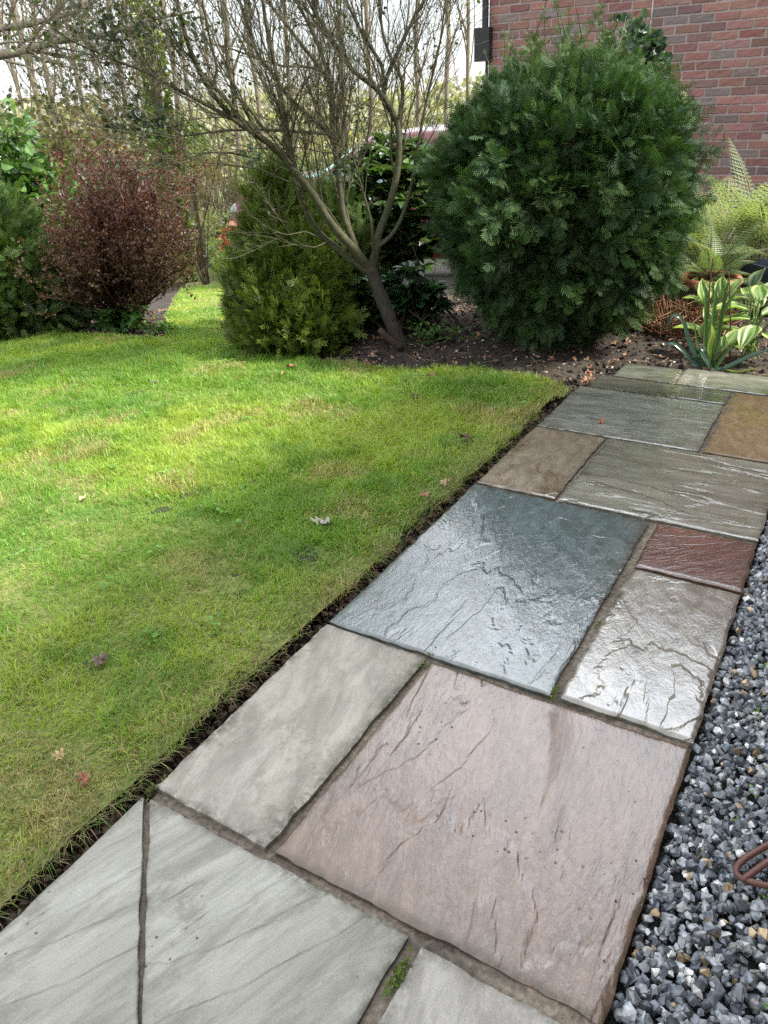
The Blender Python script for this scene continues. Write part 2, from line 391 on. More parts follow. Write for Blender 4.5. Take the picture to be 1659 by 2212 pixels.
slab('soaked taupe slab with mirror-bright puddles and deep riven ridges, beside the gravel', [(.625, .004), (.915, -.002), (.915, .602), (.630, .604)],
     slab_mat('taupe_sandstone', (.16, .145, .12), (.20, .185, .155), (.25, .23, .19), .3, 1.1, 1.5, .12, .45, 4.2, puddle=.55, ridge=2.4, grit=.32, lines=.06, coatw=1.), .4, 47, relief=1.0, terr=1.0, dip=.005)
slab('large damp pinkish buff slab with branching brown cracks, nearest the gravel', rect(.308, -.632, .916, -.02),
     slab_mat('pink_sandstone', (.118, .074, .052), (.138, .092, .066), (.135, .102, .078), .15, .74, 3.2, .35, .5, 3.6, grit=.9, ridge=1.6, lines=.15, coatw=.22), .15, 53, relief=.85, terr=.7, dip=.006)
slab('dry pale beige narrow slab with one small dark smudge, beside the lawn edge', [(0, -.63), (.29, -.634), (.296, -.02), (.0, -.016)],
     slab_mat('beige_sandstone', (.225, .21, .17), (.27, .252, .212), (.315, .30, .262), .2, 0, 3, .12, .3, 3., grit=.6, ridge=.8, lines=.1), .2, 61, relief=.6, terr=.5, dip=.002)
gm = slab_mat('grey_sandstone', (.175, .172, .145), (.225, .222, .19), (.265, .262, .228), -.38, 0, 5.5, .6, .6, 4, grit=.6, ridge=2.4, lines=.25)
slab('grey streaked triangular cut slab left of the diagonal mortar line in the near corner', [(-.002, -1.5), (.84, -1.5), (.006, -.668), (-.003, -.66)], gm, -.75, 71, relief=.7, terr=.9, dip=.002)
slab('grey streaked slab right of the diagonal mortar line with dark specks along its far edge', [(.85, -1.49), (.602, -1.24), (.6, -.652), (.012, -.654)][::-1] and [(.605, -1.262), (.606, -1.25), (.600, -.655), (.012, -.655)], gm, -.75, 72, relief=.7, terr=.9, dip=.002)
slab('plain pale grey slab at the bottom edge between two mortar joints', rect(.630, -1.25, .917, -.66),
     slab_mat('pale_sandstone', (.25, .238, .21), (.285, .272, .245), (.31, .297, .272), .3, 0, 2, .2, .3, 3, grit=.7, ridge=.5, lines=.08), .3, 81, relief=.35, terr=.2, dip=.002)
slab('flat brown slab with mossy lawn-side edge, left of the long grey streaked slab', rect(.0, .915, .286, 1.486),
     slab_mat('brown_sandstone', (.12, .095, .062), (.15, .118, .08), (.17, .135, .095), .2, .35, 2, .15, .2), .2, 91, relief=.4, terr=.25)
slab('wet grey olive slab with white glinting riven streaks, beside the brown slab', rect(.302, .914, .915, 1.49),
     slab_mat('olive_grey_sandstone', (.13, .125, .095), (.165, .158, .125), (.20, .19, .155), 1.62, .80, 4.5, .3, .45, 4.5, grit=.3, ridge=5., lines=.1), 1.32, 97, relief=1.2, terr=1.1)
slab('damp grey slab with a small orange leaf lying on it', rect(.004, 1.50, .628, 2.03),
     slab_mat('green_grey_sandstone', (.12, .125, .10), (.155, .16, .135), (.19, .19, .165), 1.6, .6, 3, .3, .35), 1.35, 103, relief=.8, terr=.8)
slab('plain orange brown slab cut by the right edge of the photo', rect(.645, 1.505, 1.25, 2.205),
     slab_mat('orange_sandstone', (.15, .095, .042), (.185, .118, .055), (.21, .14, .072), .2, .3, 2, .1, .2), .2, 113, relief=.35, terr=.3)
slab('dark wet narrow slab in shade behind the grey slab with the orange leaf', rect(.045, 2.043, .63, 2.212),
     slab_mat('dark_grey_sandstone', (.06, .062, .05), (.085, .085, .068), (.11, .108, .085), 1.6, .9, 3, .1, .3), 1.4, 127, relief=.6, terr=.4)
slab('dark grey slab at the far left end of the path, against the soil bed', rect(.105, 2.226, .372, 2.44),
     slab_mat('slate_grey_sandstone', (.07, .075, .06), (.09, .094, .078), (.11, .115, .095), 1.6, .5, 3, .1, .3), 1.4, 131, relief=.6, terr=.4)
slab('olive grey slab at the far right end of the path, under the strappy plant', rect(.386, 2.222, 1.10, 2.475),
     slab_mat('moss_grey_sandstone', (.11, .11, .085), (.145, .145, .115), (.18, .178, .145), 1.6, .6, 3, .1, .3), 1.4, 137, relief=.6, terr=.6)

# ================================================================== LAWN
def inpoly(px_, py_, poly):
    r = np.zeros(np.shape(px_), bool); n = len(poly); j = n-1
    for i in range(n):
        xi, yi = poly[i]; xj, yj = poly[j]
        cnd = ((yi > py_) != (yj > py_)) & (px_ < (xj-xi)*(py_-yi)/((yj-yi) or 1e-9)+xi)
        r ^= cnd; j = i
    return r
edge_px = [(1262, 845), (1225, 838), (1150, 815), (1050, 800), (950, 797), (850, 800), (760, 785), (680, 778), (600, 768), (530, 757), (490, 738), (487, 690), (484, 640), (484, 600), (500, 580), (560, 576)]
far_px = [(430, 574), (418, 585), (400, 610), (372, 655), (358, 690), (370, 715), (350, 733), (280, 727), (200, 724), (120, 716), (40, 715), (-40, 718), (-300, 722)]
ey = np.arange(-1.9, 1.76, .02)
LAWN = [(-.008-.058*float(fbm(q*6, 3.3, 4, 15)), q) for q in ey]+[tuple(G(*p)[:2]) for p in edge_px]+[tuple(G(*p)[:2]) for p in far_px]+[(-5.6, -.5), (-5.0, -1.9)]
xs = np.arange(-7.5, .1, .035); ys = np.arange(-1.95, 8, .035)
X, Y = np.meshgrid(xs, ys)
ins = inpoly(X, Y, LAWN)
def lawnz(x, y): return hgt(x, y)+.004+(fbm(x*2.1, y*2.1, 3, 41)-.5)*.03+(fbm(x*9, y*9, 2, 43)-.5)*.014
Z = lawnz(X, Y)
f = grid_faces(len(xs), len(ys)); f = f[ins.ravel()[f].all(1)]
nz = fbm(X*5, Y*5, 4, 3)[..., None]
a = Acc(); a.add(np.stack([X, Y, Z], -1), f, ((np.array([.11, .14, .03])*(1-nz)+np.array([.15, .15, .05])*nz)*(.7+.6*fbm(X*40, Y*40, 2, 9)[..., None])).reshape(-1, 3))
o = a.build('lawn', M_soil, smooth=True); o['kind'] = 'structure'
LB = np.array([[0, 0, 0], [-.30, .22, .10], [-.40, .50, .14], [-.25, .80, .08], [0, 1, -.08], [.25, .80, .08], [.40, .50, .14], [.30, .22, .10], [0, .25, 0], [0, .52, .02], [0, .8, -.02]])
LBf = [np.array([[0, 8, 1, 1]])[:, :3], np.array([[0, 7, 8]]), np.array([[3, 10, 4], [4, 10, 5]]), np.array([[1, 8, 9, 2], [2, 9, 10, 3], [8, 7, 6, 9], [9, 6, 5, 10]])]
LB_, LBf_ = LB, LBf
# blades
r_ = np.random.default_rng(5)
def sample_lawn(n, box):
    p = np.stack([r_.uniform(box[0], box[1], n), r_.uniform(box[2], box[3], n)], 1)
    k = inpoly(p[:, 0], p[:, 1], LAWN); p = p[k]
    v = np.concatenate([p, lawnz(p[:, 0], p[:, 1])[:, None]], 1)-CAM_LOC
    w = v@F; sx = (v@R)/w*FPX; sy = -(v@U)/w*FPX
    k = (w > .1) & (sx > -2300) & (sx < 1000) & (sy < 1600)
    return p[k], w[k]
def blades(acc, p, ln, wd, col, lean, kk=3, az=None, zf=lawnz):
    n = len(p); az = r_.uniform(0, 2*np.pi, n) if az is None else az
    d = np.stack([np.cos(az), np.sin(az), 0*az], 1); sd = np.stack([-np.sin(az+r_.normal(0, .5, n)), np.cos(az), 0*az], 1)
    base = np.concatenate([p, zf(p[:, 0], p[:, 1])[:, None]-.003], 1)
    s = np.linspace(0, 1, kk+1)
    V = []
    for i, t in enumerate(s):
        out = np.sin(lean*(.35+.65*t))*t*ln; upz = np.cos(lean*(.35+.65*t))*t*ln
        c = base+d*out[:, None]+np.array([0, 0, 1.])*upz[:, None]
        ww = wd*(1-t**1.6)*.5
        if i < kk: V += [c-sd*ww[:, None], c+sd*ww[:, None]]
        else: V += [c]
    V = np.stack(V, 1); m = V.shape[1]; b = np.arange(n)[:, None]*m
    q = np.concatenate([b+np.array([2*i, 2*i+1, 2*i+3, 2*i+2]) for i in range(kk-1)], 0)
    tq = b+np.array([2*kk-2, 2*kk-1, 2*kk])
    acc.add(V.reshape(-1, 3), [q, tq], np.repeat(col, m, 0))
def grass_colour(p, n):
    g1 = np.array([.155, .285, .036]); g2 = np.array([.29, .385, .055]); g3 = np.array([.10, .22, .035]); st = np.array([.42, .35, .17])
    a_ = fbm(p[:, 0]*2.2, p[:, 1]*2.2, 4, 61)[:, None]; b_ = fbm(p[:, 0]*5+9, p[:, 1]*5, 3, 71)[:, None]
    k = np.clip((a_-.36)/.28+r_.normal(0, .25, (n, 1)), 0, 1)
    c = g1*(1-k)+g2*k; k2 = np.clip((b_-.54)/.12, 0, 1)*.6; c = c*(1-k2)+g3*k2
    # straw, more of it towards the path and the near corner
    edge = np.clip(1-(-.08-p[:, 0])/.16, 0, 1); corner = np.clip((-.25-p[:, 1])/.7, 0, 1)
    pr = .06+.28*edge+.20*corner+np.clip((fbm(p[:, 0]*4, p[:, 1]*4, 3, 81)-.55)*3.2, 0, .5)
    s_ = (r_.random(n) < pr)[:, None]
    c = np.where(s_, st*(.5+.7*r_.random((n, 1))), c)
    return c*(.75+.5*r_.random((n, 1)))
acc = Acc()
for n, box, l0, l1, w0 in ((260000, (-2.2, -.01, -1.6, 1.0), .012, .034, .0024), (70000, (-3.6, -2.2, -1.8, .4), .014, .034, .0034), (260000, (-3.4, 0, .3, 2.2), .014, .034, .0031), (130000, (-6, -1.5, -1, 3.2), .016, .036, .0044), (60000, (-6, -2.2, 2.0, 6.5), .018, .038, .006)):
    p, w = sample_lawn(n, box); n = len(p)
    dens = fbm(p[:, 0]*7, p[:, 1]*7, 3, 91); edge = np.clip((-.035-p[:, 0])/.06, 0, 1)
    k = (r_.random(n) < np.clip(.55+1.3*(dens-.25), .4, 1)) & (r_.random(n) < .35+.65*edge); p = p[k]; n = len(p)
    tall = .75+.6*np.clip((fbm(p[:, 0]*9+4, p[:, 1]*9, 3, 95)-.3)/.4, 0, 1)+.5*(r_.random(n) < .06)
    az = fbm(p[:, 0]*11, p[:, 1]*11, 2, 97)*16+r_.normal(0, 1.3, n)
    blades(acc, p, r_.uniform(l0, l1, n)*tall, w0*r_.uniform(.6, 1.5, n), grass_colour(p, n), r_.uniform(.25, 1.35, n), az=az)
for q in range(70):
    cx_, cy_ = r_.uniform(-3, -.15), r_.uniform(-.9, 2.2)
    if not inpoly(np.array([cx_]), np.array([cy_]), LAWN)[0]: continue
    m_ = r_.integers(6, 16); an = r_.uniform(0, 6.28, m_); sp = r_.uniform(.004, .035, m_)
    pp = np.stack([cx_+np.cos(an)*sp, cy_+np.sin(an)*sp], 1); pz = lawnz(pp[:, 0], pp[:, 1])+r_.uniform(.008, .02, m_)
    v, f, c = inst(LB_, LBf_, np.c_[pp, pz], frames(np.stack([np.cos(an), np.sin(an), .25+0*an], 1), np.array([[0, 0, 1.]])+r_.normal(0, .2, (m_, 3))), r_.uniform(.008, .019, m_), np.array([.12, .25, .04])*(.7+.8*r_.random((m_, 1)))); acc.add(v, f, c)
# straw laid over the cut edge
n = 3600; p = np.stack([-.028-np.abs(r_.normal(0, .030, n)), r_.uniform(-1.7, 1.6, n)], 1); p = p[r_.random(n) < np.clip(fbm(p[:, 1]*6, p[:, 0]*0, 3, 3)*1.9-.35, .1, 1)]; n = len(p)
blades(acc, p, r_.uniform(.03, .075, n), np.full(n, .0016), np.where(r_.random((n, 1)) < .55, np.array([.30, .235, .12]), np.array([.14, .24, .04]))*(.45+.8*r_.random((n, 1))), r_.uniform(.9, 1.6, n), az=r_.normal(0, 1.3, n))
tag(acc.build('lawn_grass', M_grass), 'short uneven green lawn grass with straw coloured tufts along the path', 'grass', kind='stuff')
# clods of dark earth in the cut edge
def rocks(n_var, rg, lo=10, hi=15, sharp=1.):
    import bmesh
    out = []
    for _ in range(n_var):
        bm = bmesh.new()
        pts = nrm(rg.normal(size=(rg.integers(lo, hi), 3)))*rg.uniform(.75, 1.05, (1, 1))
        for q in pts: bm.verts.new(q*rg.uniform(.82, 1.1))
        r = bmesh.ops.convex_hull(bm, input=bm.verts); 
        for v_ in [v_ for v_ in bm.verts if not v_.link_faces]: bm.verts.remove(v_)
        bmesh.ops.triangulate(bm, faces=bm.faces[:]); bm.verts.index_update()
        out.append((np.array([v_.co[:] for v_ in bm.verts]), np.array([[v_.index for v_ in f_.verts] for f_ in bm.faces]))); bm.free()
    return out
def randrot(rg, n):
    q = nrm(rg.normal(size=(n, 4))); w, x, y, z = q.T
    return np.stack([1-2*(y*y+z*z), 2*(x*y-z*w), 2*(x*z+y*w), 2*(x*y+z*w), 1-2*(x*x+z*z), 2*(y*z-x*w), 2*(x*z-y*w), 2*(y*z+x*w), 1-2*(x*x+y*y)], 1).reshape(n, 3, 3)
clod = rocks(6, r_)
acc = Acc()
BED = [tuple(G(*p)[:2]) for p in edge_px[::-1]]+[(.02, 2.0), (.10, 2.45), (1.2, 2.5), (3.0, 2.5), (3.0, 6.8), (-3.5, 6.8)]
BED2 = [tuple(G(*p)[:2]) for p in far_px]+[(-6, 2.6), (-5.6, 5)]
def bedz(x, y): return hgt(x, y)-.015+(fbm(x*3, y*3, 3, 5)-.5)*.05+(fbm(x*16, y*16, 3, 7)-.5)*.035
for i, (tv, tf) in enumerate(clod):
    n = 420; p = np.stack([r_.uniform(-.085, -.01, n), r_.uniform(-1.6, 2.0, n)], 1)
    v, f, c = inst(tv, tf, np.c_[p, np.full(n, -.055)+r_.random(n)*.030], randrot(r_, n), r_.uniform(.003, .013, (n, 1))*r_.uniform(.7, 1.2, (n, 3)), np.array([.085, .06, .04])*(.5+r_.random((n, 1))))
    acc.add(v, f, c)
    n = 2200; p = np.stack([r_.uniform(-3.6, 2, n), r_.uniform(1.4, 5.5, n)], 1); p = p[inpoly(p[:, 0], p[:, 1], BED) | inpoly(p[:, 0], p[:, 1], BED2)]; n = len(p)
    v, f, c = inst(tv, tf, np.c_[p, bedz(p[:, 0], p[:, 1])], randrot(r_, n), r_.uniform(.004, .02, (n, 1))*r_.uniform(.7, 1.2, (n, 3)), np.array([.028, .022, .017])*(.5+r_.random((n, 1))))
    acc.add(v, f, c)
tag(acc.build('soil_crumbs', M_soil), 'dark crumbly earth clods in the border and the cut lawn edge', 'soil', kind='stuff')

# ================================================================== GRAVEL
acc = Acc(); hulls = rocks(26, r_, 12, 19)
per = 560
for tv, tf in hulls:
    n = per; p = np.stack([r_.uniform(.922, 1.62, n), r_.uniform(-1.25, 1.46, n)], 1)
    p[:, 0] = np.where(r_.random(n) < .5, r_.uniform(.922, 1.25, n), p[:, 0])
    z = -.036+r_.random(n)*.018+(fbm(p[:, 0]*6, p[:, 1]*6, 2, 3)-.5)*.016
    k = r_.random(n); bl = np.array([.095, .108, .122]); gy = np.array([.22, .235, .245]); wh = np.array([.42, .42, .40]); tn = np.array([.30, .22, .13])
    c = np.where((k < .5)[:, None], bl, np.where((k < .84)[:, None], gy, np.where((k < .965)[:, None], wh, tn)))*(.4+1.1*r_.random((n, 1)))
    s = r_.uniform(.0065, .0145, (n, 1))*r_.uniform(.65, 1.3, (n, 3))
    v, f, cc = inst(tv, tf, np.c_[p, z], randrot(r_, n), s, c); acc.add(v, f, cc)
tag(acc.build('gravel', M_stone), 'blue grey and white crushed stone gravel beside the path', 'gravel', kind='stuff')
a = Acc(); X, Y = np.meshgrid(np.linspace(.92, 1.7, 40), np.linspace(-1.6, 1.5, 120)); a.add(np.stack([X, Y, 0*X-.05], -1), grid_faces(40, 120), (.03, .032, .03))
o = a.build('gravel_bed', M_soil); o['kind'] = 'structure'
# clover seedlings in the gravel and moss in the joints
leaf4 = np.array([[0, 0, 0], [-.45, .55, .08], [0, 1, 0], [.45, .55, .08]]); leaf4f = np.array([[0, 1, 2, 3]])
acc = Acc(); n = 75; cpos = np.stack([r_.uniform(1.0, 1.3, n), r_.uniform(-.85, .5, n)], 1)
n2 = n*5; p = np.repeat(cpos, 5, 0)+r_.normal(0, .006, (n2, 2)); an = r_.uniform(0, 6.28, n2)
v, f, c = inst(leaf4, leaf4f, np.c_[p, np.full(n2, -.018)+r_.random(n2)*.010], frames(np.stack([np.cos(an), np.sin(an), .2+0*an], 1), np.array([[0, 0, 1.]])+r_.normal(0, .2, (n2, 3))), r_.uniform(.004, .008, n2), np.array([.10, .24, .025])*(.6+.7*r_.random((n2, 1))))
acc.add(v, f, c)
for (jx, jy, q) in ((.618, -.72, 90), (.30, -.03, 30), (.615, .01, 30), (.0, -.64, 30), (.62, .3, 20)):
    p = np.c_[r_.normal(jx, .004, q), r_.normal(jy, .02, q)]; an = r_.uniform(0, 6.28, q)
    v, f, c = inst(leaf4, leaf4f, np.c_[p, np.full(q, -.008)+r_.random(q)*.012], frames(np.stack([np.cos(an), np.sin(an), .9+0*an], 1), np.array([[0, 0, 1.]])+r_.normal(0, .3, (q, 3))), r_.uniform(.004, .010, q), np.array([.12, .18, .03])*(.5+.7*r_.random((q, 1))))
    acc.add(v, f, c)
tag(acc.build('clover_seedlings', M_leaf), 'tiny bright green clover seedlings among the gravel and joints', 'seedlings', kind='stuff')

# bent rusty rod
rod = Acc()
pts = [G(1750, 1790, .03), G(1659, 1825, .035), G(1612, 1852, .025), G(1594, 1867, .015), G(1587, 1884, .008), G(1592, 1892, .006), G(1605, 1899, .006), G(1630, 1907, .008), G(1659, 1914, .010), G(1760, 1925, .012)]
v, f = tubes(resample(pts, 40), .0058, 12, True); rod.add(v, f, (.085, .032, .022))
t_ = thing('metal_frame', G(1600, 1890), 'rust brown bent metal rod frame lying on the gravel at the right edge', 'metal frame')
def sub(acc, name, mat, root, smooth=False, parent=None):
    loc = np.array(root.location); acc.v = [v-loc.astype(np.float32) for v in acc.v]
    return acc.build(name, mat, parent=parent or root, smooth=smooth)
M_rust = mat_col('rusty_metal', .5, 200, .3, .3, .0008, .5)
sub(rod, 'bent_rod', M_rust, t_, True)
rod = Acc(); pts = [G(1760, 1815, .03), G(1659, 1861, .03), G(1625, 1885, .014), G(1605, 1900, .008)]
v, f = tubes(resample(pts, 24), .0058, 12, True); rod.add(v, f, (.085, .032, .022)); sub(rod, 'cross_rod', M_rust, t_, True)

# ================================================================== HOUSES
def brickwork(acc, O, ud, nd, Wd, Hh, rg, bw=.225, bh=.075, lowres=False):
    """O origin lower-left, ud along wall, nd outward normal"""
    O, ud, nd = map(lambda q: np.asarray(q, float), (O, ud, nd)); zz = np.array([0, 0, 1.])
    rows = int(Hh/bh); cols = int(Wd/bw)+1
    U_ = np.array([0, .03, .25, .5, .75, .97, 1.]); V_ = np.array([0, .07, .5, .93, 1.])
    if lowres: U_ = np.array([0, .03, .97, 1.]); V_ = np.array([0, .07, .93, 1.])
    uu, vv = np.meshgrid(U_, V_); T = np.stack([uu, vv], -1).reshape(-1, 2); f = grid_faces(len(U_), len(V_))
    brd = (T[:, 0] < .01) | (T[:, 0] > .99) | (T[:, 1] < .01) | (T[:, 1] > .99)
    ri, ci = np.meshgrid(np.arange(rows), np.arange(-1, cols)); ri = ri.ravel(); ci = ci.ravel()
    x0 = ci*bw+(ri % 2)*bw/2; x1 = x0+bw-.010; x0c = np.clip(x0, 0, Wd); x1c = np.clip(x1, 0, Wd); ok = (x1c-x0c) > .02
    ri, x0, x1 = ri[ok], x0c[ok], x1c[ok]; n = len(ri)
    px_ = x0[:, None]+(x1-x0)[:, None]*T[:, 0]; pz = (ri*bh)[:, None]+(bh-.010)*T[:, 1]+rg.normal(0, .0012, (n, 1))
    dep = np.where(brd[None], -.006, .001+rg.normal(0, .0014, (n, len(T)))+rg.normal(0, .0015, (n, 1)))
    pos = O+px_[..., None]*ud+pz[..., None]*zz+dep[..., None]*nd
    k = rg.random((n, 1)); c = np.where(k < .62, np.array([.235, .118, .098]), np.where(k < .85, np.array([.20, .120, .102]), np.array([.165, .125, .115])))
    c = .95*c*(.75+.5*rg.random((n, 1)))+rg.normal(0, .004, (n, 3)); c = np.clip(c, .02, 1)
    fs = (np.arange(n)[:, None, None]*len(T)+f[None]).reshape(-1, 4)
    if np.dot(np.cross(ud, zz), nd) < 0: fs = fs[:, ::-1]
    acc.add(pos.reshape(-1, 3), fs, np.repeat(c, len(T), 0))
    m = np.array([O-nd*.004, O-nd*.004+ud*Wd, O-nd*.004+ud*Wd+zz*rows*bh, O-nd*.004+zz*rows*bh]); acc.add(m, np.array([[0, 1, 2, 3]]), (.27, .225, .205))
def box(acc, lo, hi, col):
    x0, y0, z0 = lo; x1, y1, z1 = hi
    v = [(x0, y0, z0), (x1, y0, z0), (x1, y1, z0), (x0, y1, z0), (x0, y0, z1), (x1, y0, z1), (x1, y1, z1), (x0, y1, z1)]
    acc.add(v, np.array([[0, 3, 2, 1], [4, 5, 6, 7], [0, 1, 5, 4], [1, 2, 6, 5], [2, 3, 7, 6], [3, 0, 4, 7]]), col)
M_paint = mat_col('paint', .45, 30, .08, 0, spec=.4)
M_roof = mat_col('roof_tile', .85, 25, .3, .5, .01)
HX, HY, HZ = -2.82, 7.3, -.8
h = thing('brick_house', (HX, HY, HZ), 'red brick house with plain wall behind the big dark green shrub', 'house')
a = Acc(); rb = np.random.default_rng(77)
xj = W(1408, 30, HY)[0]                       # movement joint
brickwork(a, (HX, HY, HZ), (1, 0, 0), (0, -1, 0), xj-HX-.006, 6.1, rb)
brickwork(a, (xj+.006, HY, HZ), (1, 0, 0), (0, -1, 0), 8.0, 6.1, rb)
brickwork(a, (HX, HY+8, HZ), (0, -1, 0), (-1, 0, 0), 7.99, 6.1, rb, lowres=True)
box(a, (HX+.01, HY+.01, HZ), (HX+12, HY+8, HZ+6.1), (.3, .27, .23))
sub(a, 'wall', M_brick, h)
a = Acc(); box(a, (xj-.006, HY-.003, HZ), (xj+.006, HY+.006, HZ+6.1), (.42, .37, .34)); sub(a, 'movement_joint', M_paint, h)
a = Acc(); x0, x1, y0, y1, z0 = HX-.3, HX+12.3, HY-.4, HY+8.4, HZ+6.1
a.add([(x0, y0, z0-.1), (x1, y0, z0-.1), (x1, (y0+y1)/2, z0+3), (x0, (y0+y1)/2, z0+3), (x0, y1, z0-.1), (x1, y1, z0-.1)], np.array([[0, 1, 2, 3], [3, 2, 5, 4]]), (.12, .07, .05))
sub(a, 'roof', M_roof, h)
a = Acc()
zt, zb = W(1042, 60, HY-.05)[2], W(1042, 133, HY-.05)[2]
box(a, (HX-.12, HY-.10, zb), (HX+.045, HY-.004, zt), (.012, .012, .013))
v, f = tubes([(HX-.02, HY-.05, zb+.1), (HX-.02, HY-.05, 5)], .034, 12); a.add(v, f, (.012, .012, .013))
v, f = tubes([(HX-.005, HY-.03, HZ), (HX-.005, HY-.03, zb+.02)], .016, 10); a.add(v, f, (.012, .012, .013))
sub(a, 'downpipe', M_paint, h)

h = thing('brick_house', (1.75, -7, -.1), 'near brick house beyond the gravel strip, out of the photo to the right', 'house')
NHY = 2.65
a = Acc(); brickwork(a, (1.75, NHY, -.1), (0, -1, 0), (-1, 0, 0), NHY+7, 2.7, rb, lowres=True)
box(a, (1.76, -7, -.1), (7, NHY, 2.6), (.3, .27, .23)); brickwork(a, (1.75, NHY+.002, -.1), (1, 0, 0), (0, 1, 0), 5.2, 2.7, rb, lowres=True); sub(a, 'wall', M_brick, h)
a = Acc(); a.add([(1.55, -7.3, 2.57), (1.55, NHY+.2, 2.57), (4.4, NHY+.2, 3.4), (4.4, -7.3, 3.4), (7.3, NHY+.2, 2.57), (7.3, -7.3, 2.57)], np.array([[0, 3, 2, 1], [3, 5, 4, 2]]), (.12, .07, .05)); sub(a, 'roof', M_roof, h)

# ================================================================== VEGETATION BUILDERS
def spray_template(pairs=7, narrow=.085, spread=.55, droop=.12, ang=.75):
    v, f = [], []
    def dia(b, t, w):
        b, t = np.array(b), np.array(t); d = t-b; s = np.array([-d[1], d[0]])/np.hypot(*d)*w; m = b+d*.45
        k = len(v); v.extend([b, m+s, t, m-s]); f.append([k, k+1, k+2, k+3])
    dia((0, 0), (0, 1), narrow*.5)
    for i in range(pairs):
        y = .08+.8*i/pairs; ln = spread*(1-.85*i/pairs)*(.75+.25*math.sin(i*2.1))+.10
        for sgn in (-1, 1):
            t = (sgn*ln*math.sin(ang), y+ln*math.cos(ang)); dia((0, y), t, narrow*(.55+.45*ln/spread))
            if False:
                mid = (sgn*ln*.5*math.sin(ang), y+ln*.5*math.cos(ang)); dia(mid, (mid[0]+sgn*.02, mid[1]+ln*.45), narrow*.5)
    v = np.array(v); z = -droop*v[:, 1]**2-.25*np.abs(v[:, 0])**1.5
    return np.c_[v, z], np.array(f)
SP_T, SP_F = spray_template(6, .034, .50, .25, .72)
SU_T, SU_F = spray_template(5, .040, .44, .05, .58)
def crown_pts(rg, n, cen, prof, wr, hr, z0, z1, lump=.12, lf=3.1, inner=.25, seed=1):
    """points on a lumpy surface of revolution: prof maps 0..1 to relative radius"""
    zt = rg.random(n*2); pr = np.interp(zt, prof[0], prof[1]); k = rg.random(n*2)*max(prof[1]) < pr*.8+.15; zt = zt[k][:n]; pr = pr[k][:n]; n = len(zt)
    th = rg.uniform(0, 2*np.pi, n)
    lm = 1+lump*2*(fbm(th*lf/1.0+seed, zt*lf*2.2, 3, seed)-.5)+lump*1.2*(fbm(th*lf*3+seed, zt*lf*6, 2, seed+3)-.5)
    rr = pr*lm*(1-inner*rg.random(n)**2.2)
    p = np.stack([cen[0]+wr*rr*np.cos(th), cen[1]+wr*rr*np.sin(th), z0+(z1-z0)*zt], 1)
    dz = -np.gradient(np.interp(np.linspace(0, 1, 60), prof[0], prof[1])); nz = np.interp(zt, np.linspace(0, 1, 60), dz)*60*wr/(z1-z0)
    nn = nrm(np.stack([np.cos(th), np.sin(th), nz], 1))
    return p, nn, zt, rr/np.maximum(pr, .05)
def conifer(name, label, base, prof, wr, z1, z0, rg, nclump, per, sz, c1, c2, upright, T, Fc, cat='shrub', lump=.12, seed=1, csp=.07, off=(0, 0)):
    root = thing(name, base, label, cat)
    p, nn, zt, _ = crown_pts(rg, nclump, base, prof, wr, wr, z0, z1, lump, seed=seed)
    p[:, :2] += np.array(off)*((p[:, 2]-z0)/(z1-z0))[:, None]
    nclump = len(p)
    up = np.array([0, 0, 1.])
    n = nclump*per; w = np.repeat(np.arange(nclump), per)
    cd = nrm(nn*(1-upright)+up*(upright+.25*(zt[:, None]-.5))+rg.normal(0, .28, (nclump, 3)))
    pos = p[w]+rg.normal(0, csp, (n, 3))*np.array([1, 1, 1.15])
    d = nrm(cd[w]+rg.normal(0, .32, (n, 3))); d[:, 2] -= (1-upright)*.22*(1-zt[w]); d = nrm(d)
    fn = nrm(np.cross(d, rg.normal(size=(n, 3)))+nn[w]*.9)
    k = (rg.random((nclump, 1))*.6+.4*rg.random((nclump, 1)))[w]; c = c1*(1-k)+c2*k; c = c*(.7+.6*rg.random((n, 1)))
    s = rg.uniform(.7, 1.25, n)*sz
    tipc = np.clip(T[:, 1], 0, 1)[None, :, None]
    v, f, cc = inst(T, Fc, pos, frames(d, fn), s, c)
    cc = cc.reshape(n, -1, 3); cc = cc*(1+.55*tipc*np.array([1.5, 1.25, .6])); acc = Acc(); acc.add(v, f, cc.reshape(-1, 3))
    sub(acc, 'foliage', M_conifer, root)
    # trunk and inner stems
    b = np.asarray(base); st = []
    for i in range(16):
        an = rg.uniform(0, 6.28); q = np.array([b[0]+math.cos(an)*.03, b[1]+math.sin(an)*.03, b[2]-.05]); zz = z0+(z1-z0)*rg.uniform(.45, .85); rr = wr*.55*rg.random()
        st.append(resample([q, (q[0]+math.cos(an)*rr*.5, q[1]+math.sin(an)*rr*.5, z0+(zz-z0)*.4), (q[0]+math.cos(an)*rr, q[1]+math.sin(an)*rr, zz)], 8))
    P = np.array(st); r = np.full(P.shape[:2], .012)*np.linspace(1.3, .4, 8); acc = Acc()
    v, f = tubes(P, r, 5); acc.add(v, f, (.07, .045, .03))
    Q, q = grow(P, r, 500, rg, .1, wr*.6, .5, 1.4, k=4, up=.1, rs=.35); v, f = tubes(Q, q, 3); acc.add(v, f, (.065, .04, .025))
    sub(acc, 'trunk', M_bark, root)
    return root
